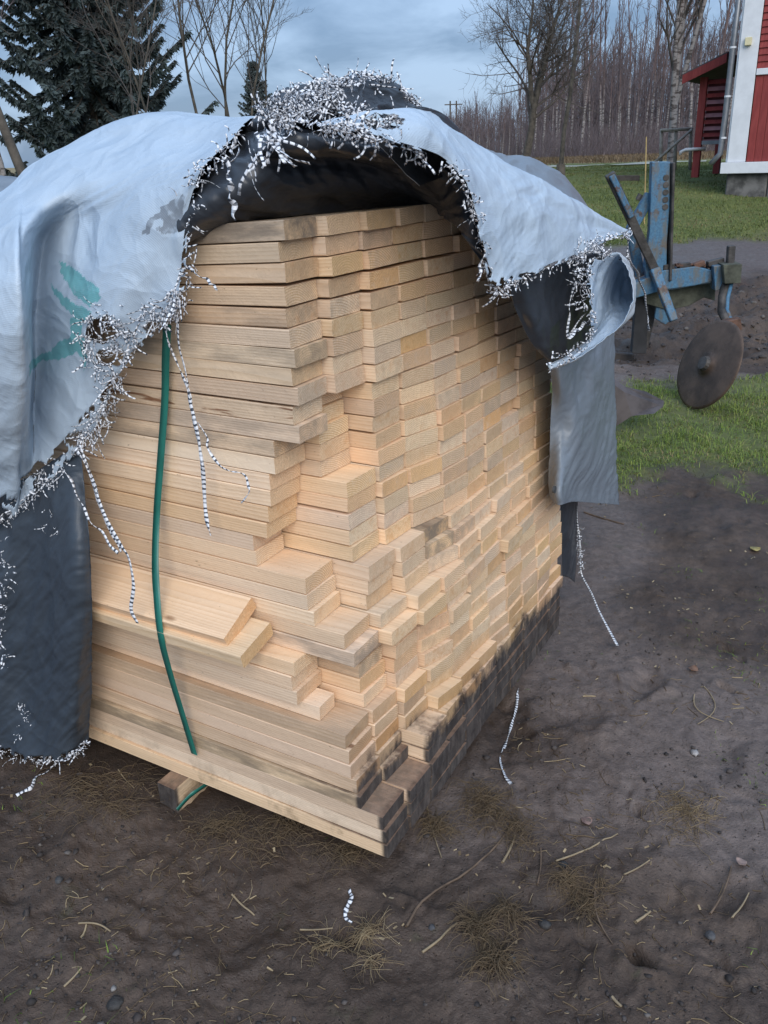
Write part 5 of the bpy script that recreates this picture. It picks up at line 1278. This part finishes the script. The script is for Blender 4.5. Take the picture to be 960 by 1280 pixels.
def blades(name, x, y, h, w_, mat, lean=.5, zoff=-.004, tid=None, flat=0.0):
    n = len(x); z = ground_h(x, y)+zoff
    a = rg.uniform(0, 2*pi, n); dx, dy = np.cos(a), np.sin(a)
    lx = rg.normal(size=n)*lean; ly = rg.normal(size=n)*lean
    b = np.stack([x, y, z], -1); sd = np.stack([dx, dy, 0*dx], -1)*w_[:, None]/2
    up = np.stack([lx*.35, ly*.35, 1-flat*np.ones(n)], -1)*h[:, None]*.55
    tip = np.stack([lx, ly, (.9-.35*np.minimum(1, np.hypot(lx, ly)))*(1-flat)], -1)*h[:, None]
    V = np.stack([b-sd, b+sd, b+up+sd*.8, b+up-sd*.8, b+tip+sd*.12, b+tip-sd*.12], 1).reshape(-1, 3)
    k = np.arange(n)[:, None]*6
    Fq = np.concatenate([k+np.array([[0, 1, 2, 3]]), k+np.array([[3, 2, 4, 5]])])
    t_ = rg.random(n) if tid is None else tid
    me = mesh_np(name, V, Fq, {'tid': ('FLOAT', np.repeat(t_, 6))})
    return put(name, me, None, mat)
# the patch beside the stack
x = rg.uniform(.7, 5.2, 90000); y = rg.uniform(3.6, 6.9, 90000); k = (zone_patch(x, y)*(.25+.75*smooth(-.2, .35, n2(x, y, 3.2, 3, 81)+.1)) > rg.random(90000)); x, y = x[k], y[k]
cl = n2(x, y, 5, 2, 83)
o = blades('grass_patch', x, y, rg.uniform(.015, .058, len(x))*(1+.5*cl), rg.uniform(.0022, .005, len(x)), GRASS, .85, tid=np.clip(rg.random(len(x))*.75+.18-cl*.25, 0, 1))
tag(o, 'short tufty green grass on the patch of mud right of the stack', 'grass', None, 'stuff')
x = rg.uniform(1.5, 17, 150000); y = 12.1+rg.random(150000)**1.5*17; k = (x > .16*y) & (x < .52*y) & (zone_lawn(x, y) > rg.random(150000)); x, y = x[k], y[k]; cl = n2(x, y, 1.5, 3, 85)
o = blades('lawn_grass', x, y, rg.uniform(.02, .06, len(x))*(1+.4*cl), rg.uniform(.006, .012, len(x)), LAWNM, .8, tid=np.clip(rg.random(len(x))*.7+.2-cl*.45, 0, 1))
tag(o, 'mown green lawn grass rising towards the red house', 'grass', None, 'stuff')
x = rg.uniform(4, 22, 30000); y = 34+16*rg.random(30000)**.6; k = (x > .17*y) & (x < .42*y); x, y = x[k], y[k]
o = blades('dry_grass', x, y, rg.uniform(.06, .28, len(x)), rg.uniform(.02, .04, len(x)), STRAW, .35, tid=rg.random(len(x))*.62); tag(o, 'tall straw coloured grass at the foot of the wood', 'grass', None, 'stuff')
# scattered sprouts on the mud
x = rg.uniform(-2.2, 3.4, 9000); y = rg.uniform(.8, 4.2, 9000); k = n2(x, y, 2.6, 4, 87) > .42; x, y = x[k], y[k]
o = blades('weed_sprouts', x, y, rg.uniform(.008, .03, len(x)), rg.uniform(.0015, .0035, len(x)), GRASS, .8, tid=np.clip(rg.random(len(x))*.6, 0, 1)); tag(o, 'sparse green sprouts growing through the mud', 'sprouts', None, 'stuff')
def off_stack(x, y, m_=.02):
    d = np.stack([x-SA[0], y-SA[1]], -1); s = d@LA[:2]; q = d@RA[:2]
    return ~((s > -m_) & (s < 3.2) & (q > -m_) & (q < 1.3))
# straw litter
def straws(name, x, y, Ls, rad, label, flat=.06, cat='straw', tid=None, zup=0):
    P = []; R = []; T = []
    for i in range(len(x)):
        a = rg.uniform(0, 2*pi); L_ = Ls[i]; n = 4
        t = np.linspace(-.5, .5, n); bend = rg.normal()*.07*L_
        xs = x[i]+cos(a)*t*L_-sin(a)*bend*(t*t*4-.3); ys = y[i]+sin(a)*t*L_+cos(a)*bend*(t*t*4-.3)
        P.append((xs, ys, rg.normal()*flat*L_*t+abs(rg.normal())*zup)); R.append(np.full(n, rad[i]))
    X = np.array([p[0] for p in P]); Y = np.array([p[1] for p in P]); Zb = ground_h(X, Y)
    mz = Zb.mean(1, keepdims=True); Zb = np.maximum(Zb, mz-.004)+.0015+np.array([p[2] for p in P])
    V, Fq, D = tubes_np([np.stack([X[i], Y[i], Zb[i]], -1) for i in range(len(X))], R, 3)
    t_ = rg.random(len(X))**2.3 if tid is None else tid
    o = put(name, mesh_np(name, V, Fq, {'tid': ('FLOAT', np.repeat(t_, 12))}), None, STRAW)
    return tag(o, label, cat, None, 'stuff')
n = 34000; x = rg.uniform(-2.4, 3.4, n); y = .7+rg.random(n)**1.4*3.4
dn = n2(x, y, 1.6, 4, 91)+.25*(y < 1.9)-.22*((x > .55) & (y > 2.0))+.05; k = (dn > rg.random(n)*.95) & off_stack(x, y); x, y = x[k], y[k]
straws('straw_litter', x, y, np.exp(rg.normal(np.log(.018), .6, len(x))), np.exp(rg.normal(np.log(.0009), .4, len(x))), 'bits of straw, bark and wood chips trodden into the mud')
# chips: flat flakes
n = 7000; x = rg.uniform(-2.2, 3.2, n); y = .75+rg.random(n)**1.3*3.0; k = off_stack(x, y) & (n2(x, y, 2, 3, 93)+.45-.3*smooth_mud(x, y) > rg.random(n)); x, y = x[k], y[k]; n = len(x)
a = rg.uniform(0, 2*pi, n); L_ = rg.uniform(.003, .013, n); W_ = L_*rg.uniform(.2, .6, n); z = ground_h(x, y)+.003
ux = np.stack([np.cos(a), np.sin(a), rg.normal(size=n)*.25], -1)*L_[:, None]/2; uy = np.stack([-np.sin(a), np.cos(a), rg.normal(size=n)*.25], -1)*W_[:, None]/2
c = np.stack([x, y, z], -1); V = np.stack([c-ux-uy, c+ux-uy, c+ux+uy, c-ux+uy], 1).reshape(-1, 3)
o = put('wood_chips', mesh_np('wood_chips', V, np.arange(4*n).reshape(-1, 4), {'tid': ('FLOAT', np.repeat(rg.random(n), 4))}), None, STRAW); tag(o, 'tiny pale wood chips and flakes lying on the mud', 'chips', None, 'stuff')
# clods
bm = bmesh.new(); bmesh.ops.create_icosphere(bm, subdivisions=1, radius=1); IV = np.array([v.co for v in bm.verts]); IF = np.array([[v.index for v in f.verts] for f in bm.faces]); bm.free()
def lumps(name, x, y, r_, mat, label, cat, sink=.35, tid=None):
    n = len(x); z = ground_h(x, y)
    nz_ = 1+rg.normal(size=(n, len(IV), 1))*.30; sc = rg.uniform(.6, 1.3, (n, 1, 3))*np.array([1, 1, .7])
    V = IV[None]*nz_*sc*r_[:, None, None]+np.stack([x, y, z+r_*(.6-sink)], -1)[:, None]
    Fq = (IF[None]+np.arange(n)[:, None, None]*len(IV)).reshape(-1, 3)
    t_ = rg.random(n) if tid is None else tid
    o = put(name, mesh_np(name, V.reshape(-1, 3), Fq, {'tid': ('FLOAT', np.repeat(t_, len(IV)))}), None, mat, False)
    return tag(o, label, cat, None, 'stuff')
n = 30000; x = rg.uniform(-2.4, 3.6, n); y = .7+rg.random(n)**1.25*4.2; dn = n2(x, y, 1.9, 4, 95)+.28-.42*((x > .5) & (y > 2.05)); k = (dn > rg.random(n)*1.0) & off_stack(x, y, .0); x, y = x[k], y[k]
lumps('mud_clods', x, y, np.exp(rg.normal(np.log(.0033), .42, len(x))), CLOD, 'crumbs and clods of dark earth', 'clods')
n = 2600; x = rg.uniform(1.5, 5.2, n); y = rg.uniform(6.4, 10, n); k = (x > .2*y); x, y = x[k], y[k]
lumps('rut_clods', x, y, np.exp(rg.normal(np.log(.013), .5, len(x))), CLOD, 'bigger clods in the churned wheel ruts behind the plough', 'clods', .75)
# stones one can point to
def rock(px, py, r_, col, label, cat='stone', sq=.7):
    p = gpt(px, py, 0); bm = bmesh.new(); bmesh.ops.create_icosphere(bm, subdivisions=2, radius=r_)
    sd_ = random.Random(int(px*7+py)); f = [sd_.uniform(.7, 1.3) for _ in range(3)]
    for v in bm.verts:
        nn_ = perlin(np.array([v.co[0]/r_*1.3+px, v.co[1]/r_*1.3, v.co[2]/r_*1.3]))*.35
        v.co = Vector((v.co[0]*f[0], v.co[1]*f[1], v.co[2]*sq))*(1+float(nn_))
    me = bpy.data.meshes.new('stone'); bm.to_mesh(me); bm.free(); o = put('stone', me, None, simple('stone_'+str(px), col, .75, .3, 60, bump=.4, bsc=120), True)
    o.location = (p[0], p[1], p[2]+r_*.2); return tag(o, label, cat)
rock(868, 942, .012, (.30, .28, .27), 'small pale stone on the smooth mud at the right')
rock(681, 1157, .014, (.035, .033, .032), 'round black stone in the mud right of the dry grass tuft')
rock(640, 1200, .013, (.04, .042, .046), 'dark blue grey stone low in the mud, lowest of the black stones')
rock(74, 1101, .013, (.05, .049, .050), 'dark slaty stone on the mud at the lower left')
rock(144, 1256, .014, (.036, .033, .031), 'black stone near the bottom left corner of the picture')
rock(704, 1082, .013, (.03, .03, .032), 'black stone beside the long pale stalk')
rock(142, 1236, .008, (.22, .21, .20), 'small pale pebble just above the black stone at the bottom left')
rock(540, 1160, .009, (.06, .06, .065), 'small dark stone at the left of the dry grass tuft')
rock(888, 1170, .010, (.07, .068, .07), 'grey stone at the lower right edge of the mud')
# bigger stalks and sticks, one by one
def stick(a, b, rad, mat, label, name='straw_stalk', cat='stalk', bend=.03, lift=.004):
    p0, p1 = gpt(*a, lift), gpt(*b, lift); L_ = np.linalg.norm(p1-p0); sd_ = np.random.default_rng(int(a[0]*3+a[1])); P = []
    for t in np.linspace(0, 1, 9):
        p = p0*(1-t)+p1*t+np.cross(p1-p0, ZA)*bend*math.sin(pi*t)*sd_.choice((-1, 1))*0+np.cross(p1-p0, ZA)*bend*math.sin(pi*t)
        p[2] = max(p[2], gz(p[0], p[1])+rad*.7); P.append(p)
    V, Fq, D = tubes_np([np.array(P)], [np.linspace(rad, rad*.7, 9)], 6)
    o = put(name, mesh_np(name, V, Fq, {'tid': ('FLOAT', np.full(len(V), sd_.uniform(.3, .6) if mat is STRAW else .5))}), None, mat, True)
    return tag(o, label, cat)
PALE = simple('pale_stalk', (.27, .205, .125), .7, .2, 30); BROWN = simple('brown_stick', (.115, .078, .052), .85, .35, 30)
stick((695, 1076), (772, 1042), .0026, PALE, 'long pale stalk on the mud, right of the lowest corner of the stack')
stick((780, 1093), (812, 1075), .0022, PALE, 'short thin pale straw right of the long pale stalk')
stick((528, 1190), (571, 1154), .0032, PALE, 'thick pale split stalk at the left of the dry grass tuft')
stick((508, 1158), (576, 1096), .0036, BROWN, 'brown bent stick running up from the thick pale stalk', 'stick', 'stick', -.10)
stick((572, 1098), (640, 1030), .0030, BROWN, 'long thin brown twig above the dry grass tuft', 'stick', 'stick', .05)
stick((628, 1078), (644, 1044), .0034, PALE, 'short upright looking pale straw just right of the stack corner')
stick((672, 1105), (676, 1060), .0024, BROWN, 'thin dark twig left of the long pale stalk', 'stick', 'stick')
stick((744, 1110), (766, 1180), .0026, BROWN, 'thin bent dark twig right of the round black stone', 'stick', 'stick', .1)
stick((795, 1152), (813, 1139), .0034, PALE, 'stubby pale chip of straw at the lower right')
stick((888, 1142), (914, 1083), .0028, BROWN, 'long brown stalk at the right edge pointing up at the pale leaf', 'stick', 'stick', .04)
stick((915, 1147), (936, 1116), .0024, PALE, 'pale straw beside the long brown stalk at the right edge')
stick((765, 1246), (777, 1258), .0036, PALE, 'very short pale straw at the bottom of the picture')
stick((98, 1154), (138, 1164), .0024, PALE, 'curved pale straw on the bare mud at the lower left', bend=-.12)
stick((80, 1233), (102, 1210), .0026, PALE, 'forked looking pale straw at the bottom left')
stick((375, 1162), (416, 1160), .0022, PALE, 'thin pale straw just left of the striped thread scrap')
stick((290, 1118), (318, 1144), .0026, PALE, 'pale stalk in the middle of the foreground mud')
stick((148, 962), (168, 985), .0020, PALE, 'straw lying in the dry grass left of the timber bearer')
stick((530, 975), (552, 1072), .0020, PALE, 'long straw leaning beside the lowest corner of the stack', bend=.03)
stick((868, 868), (905, 902), .0022, PALE, 'crooked pale root on the smooth mud at the right', bend=.25); stick((880, 858), (872, 905), .0020, PALE, 'second crooked pale root crossing the first on the smooth mud', bend=-.2)
stick((730, 640), (780, 655), .0040, BROWN, 'dark twig under the lower hem of the grey sheet', 'stick', 'stick')
# tufts of dead grass
def tuft(px, py, R_, n, label, hmax=.05, tint=(.0, .42)):
    p = gpt(px, py, 0); P = []; Rr = []; T = []
    n = int(n*1.7)
    for i in range(n):
        a = rg.uniform(0, 2*pi); j = rg.integers(0, 4)
        if i == 0: cc = rg.normal(size=(4, 2))*R_*.7; cs = rg.uniform(.25, .8, 4)*R_; ax = rg.uniform(0, pi)
        rr0 = rg.normal()*cs[j]; rr1 = rg.normal()*cs[j]*.6; x0, y0 = p[0]+cc[j, 0]+rr0*cos(ax)-rr1*sin(ax), p[1]+cc[j, 1]+rr0*sin(ax)+rr1*cos(ax)
        b = rg.uniform(0, 2*pi); L_ = rg.uniform(.02, .07); h_ = rg.uniform(.002, hmax*.6); q = []
        for t in np.linspace(0, 1, 5):
            xx = x0+cos(b+t*.35)*L_*t; yy = y0+sin(b+t*.35)*L_*t; q.append((xx, yy, h_*math.sin(pi*min(1, t*.8+.12))))
        P.append(q); Rr.append(np.linspace(.00062, .0004, 5)*rg.uniform(.7, 1.4)); T.append(rg.uniform(*tint))
    A = np.array(P); A[..., 2] += ground_h(A[..., 0], A[..., 1])
    if not off_stack(np.array([p[0]]), np.array([p[1]]))[0]: A[..., 2] = np.minimum(A[..., 2], .072)
    V, Fq, D = tubes_np(list(A), Rr, 3)
    o = put('dry_grass_tuft', mesh_np('dry_grass_tuft', V, Fq, {'tid': ('FLOAT', np.repeat(np.array(T), 15))}), None, STRAW); return tag(o, label, 'grass tuft', None, 'stuff')
tuft(606, 1142, .062, 420, 'matted brown dead grass tuft in the front of the picture, below the stack corner')
tuft(726, 1128, .05, 200, 'smaller thin dead grass tuft right of the matted one', .03)
tuft(590, 1010, .09, 420, 'dead grass heap against the blackened board ends right of the lowest corner', .05)
tuft(135, 992, .09, 260, 'loose hay in front of the dark hanging sheet', .03)
tuft(322, 1035, .10, 420, 'hay heap under the left face between bearer and lowest corner', .045)
tuft(440, 1165, .05, 130, 'thin scatter of straw round the striped thread scrap', .02, (.4, .9))
tuft(868, 1005, .07, 150, 'flattened straw scatter at the right of the foreground mud', .02, (.2, .8))
# fallen leaves
def leaf(px, py, size, rz, col, label):
    p = gpt(px, py, .006); V = []; n = 9
    for i in range(n):
        t = i/(n-1); w_ = math.sin(pi*t**.8)*.42*size*(1+.15*math.sin(9*t)); cz = .25*size*(t-.5)**2
        V += [(t*size, -w_, cz+.12*size), (t*size, 0, cz), (t*size, w_, cz+.10*size)]
    Fq = [(i*3+j, i*3+j+1, i*3+j+4, i*3+j+3) for i in range(n-1) for j in (0, 1)]
    o = put('fallen_leaf', mesh_np('fallen_leaf', np.array(V), np.array(Fq)), None, simple('leaf_'+str(px), col, .7, .25, 60), True)
    o.location = p; o.rotation_euler = (.1, .05, rz); m = o.modifiers.new('thickness', 'SOLIDIFY'); m.thickness = .0006; return tag(o, label, 'leaf')
leaf(728, 1030, .035, .6, (.20, .13, .11), 'pinkish brown dead leaf on the mud above the long pale stalk')
leaf(932, 1083, .030, 2.0, (.27, .19, .16), 'pale tan dead leaf at the right edge of the mud')
leaf(938, 688, .05, .3, (.30, .24, .09), 'yellow green wilted leaf at the right edge below the grass patch')
leaf(865, 840, .04, 1.0, (.17, .095, .06), 'reddish brown flat leaf on the smooth mud right of the stack')
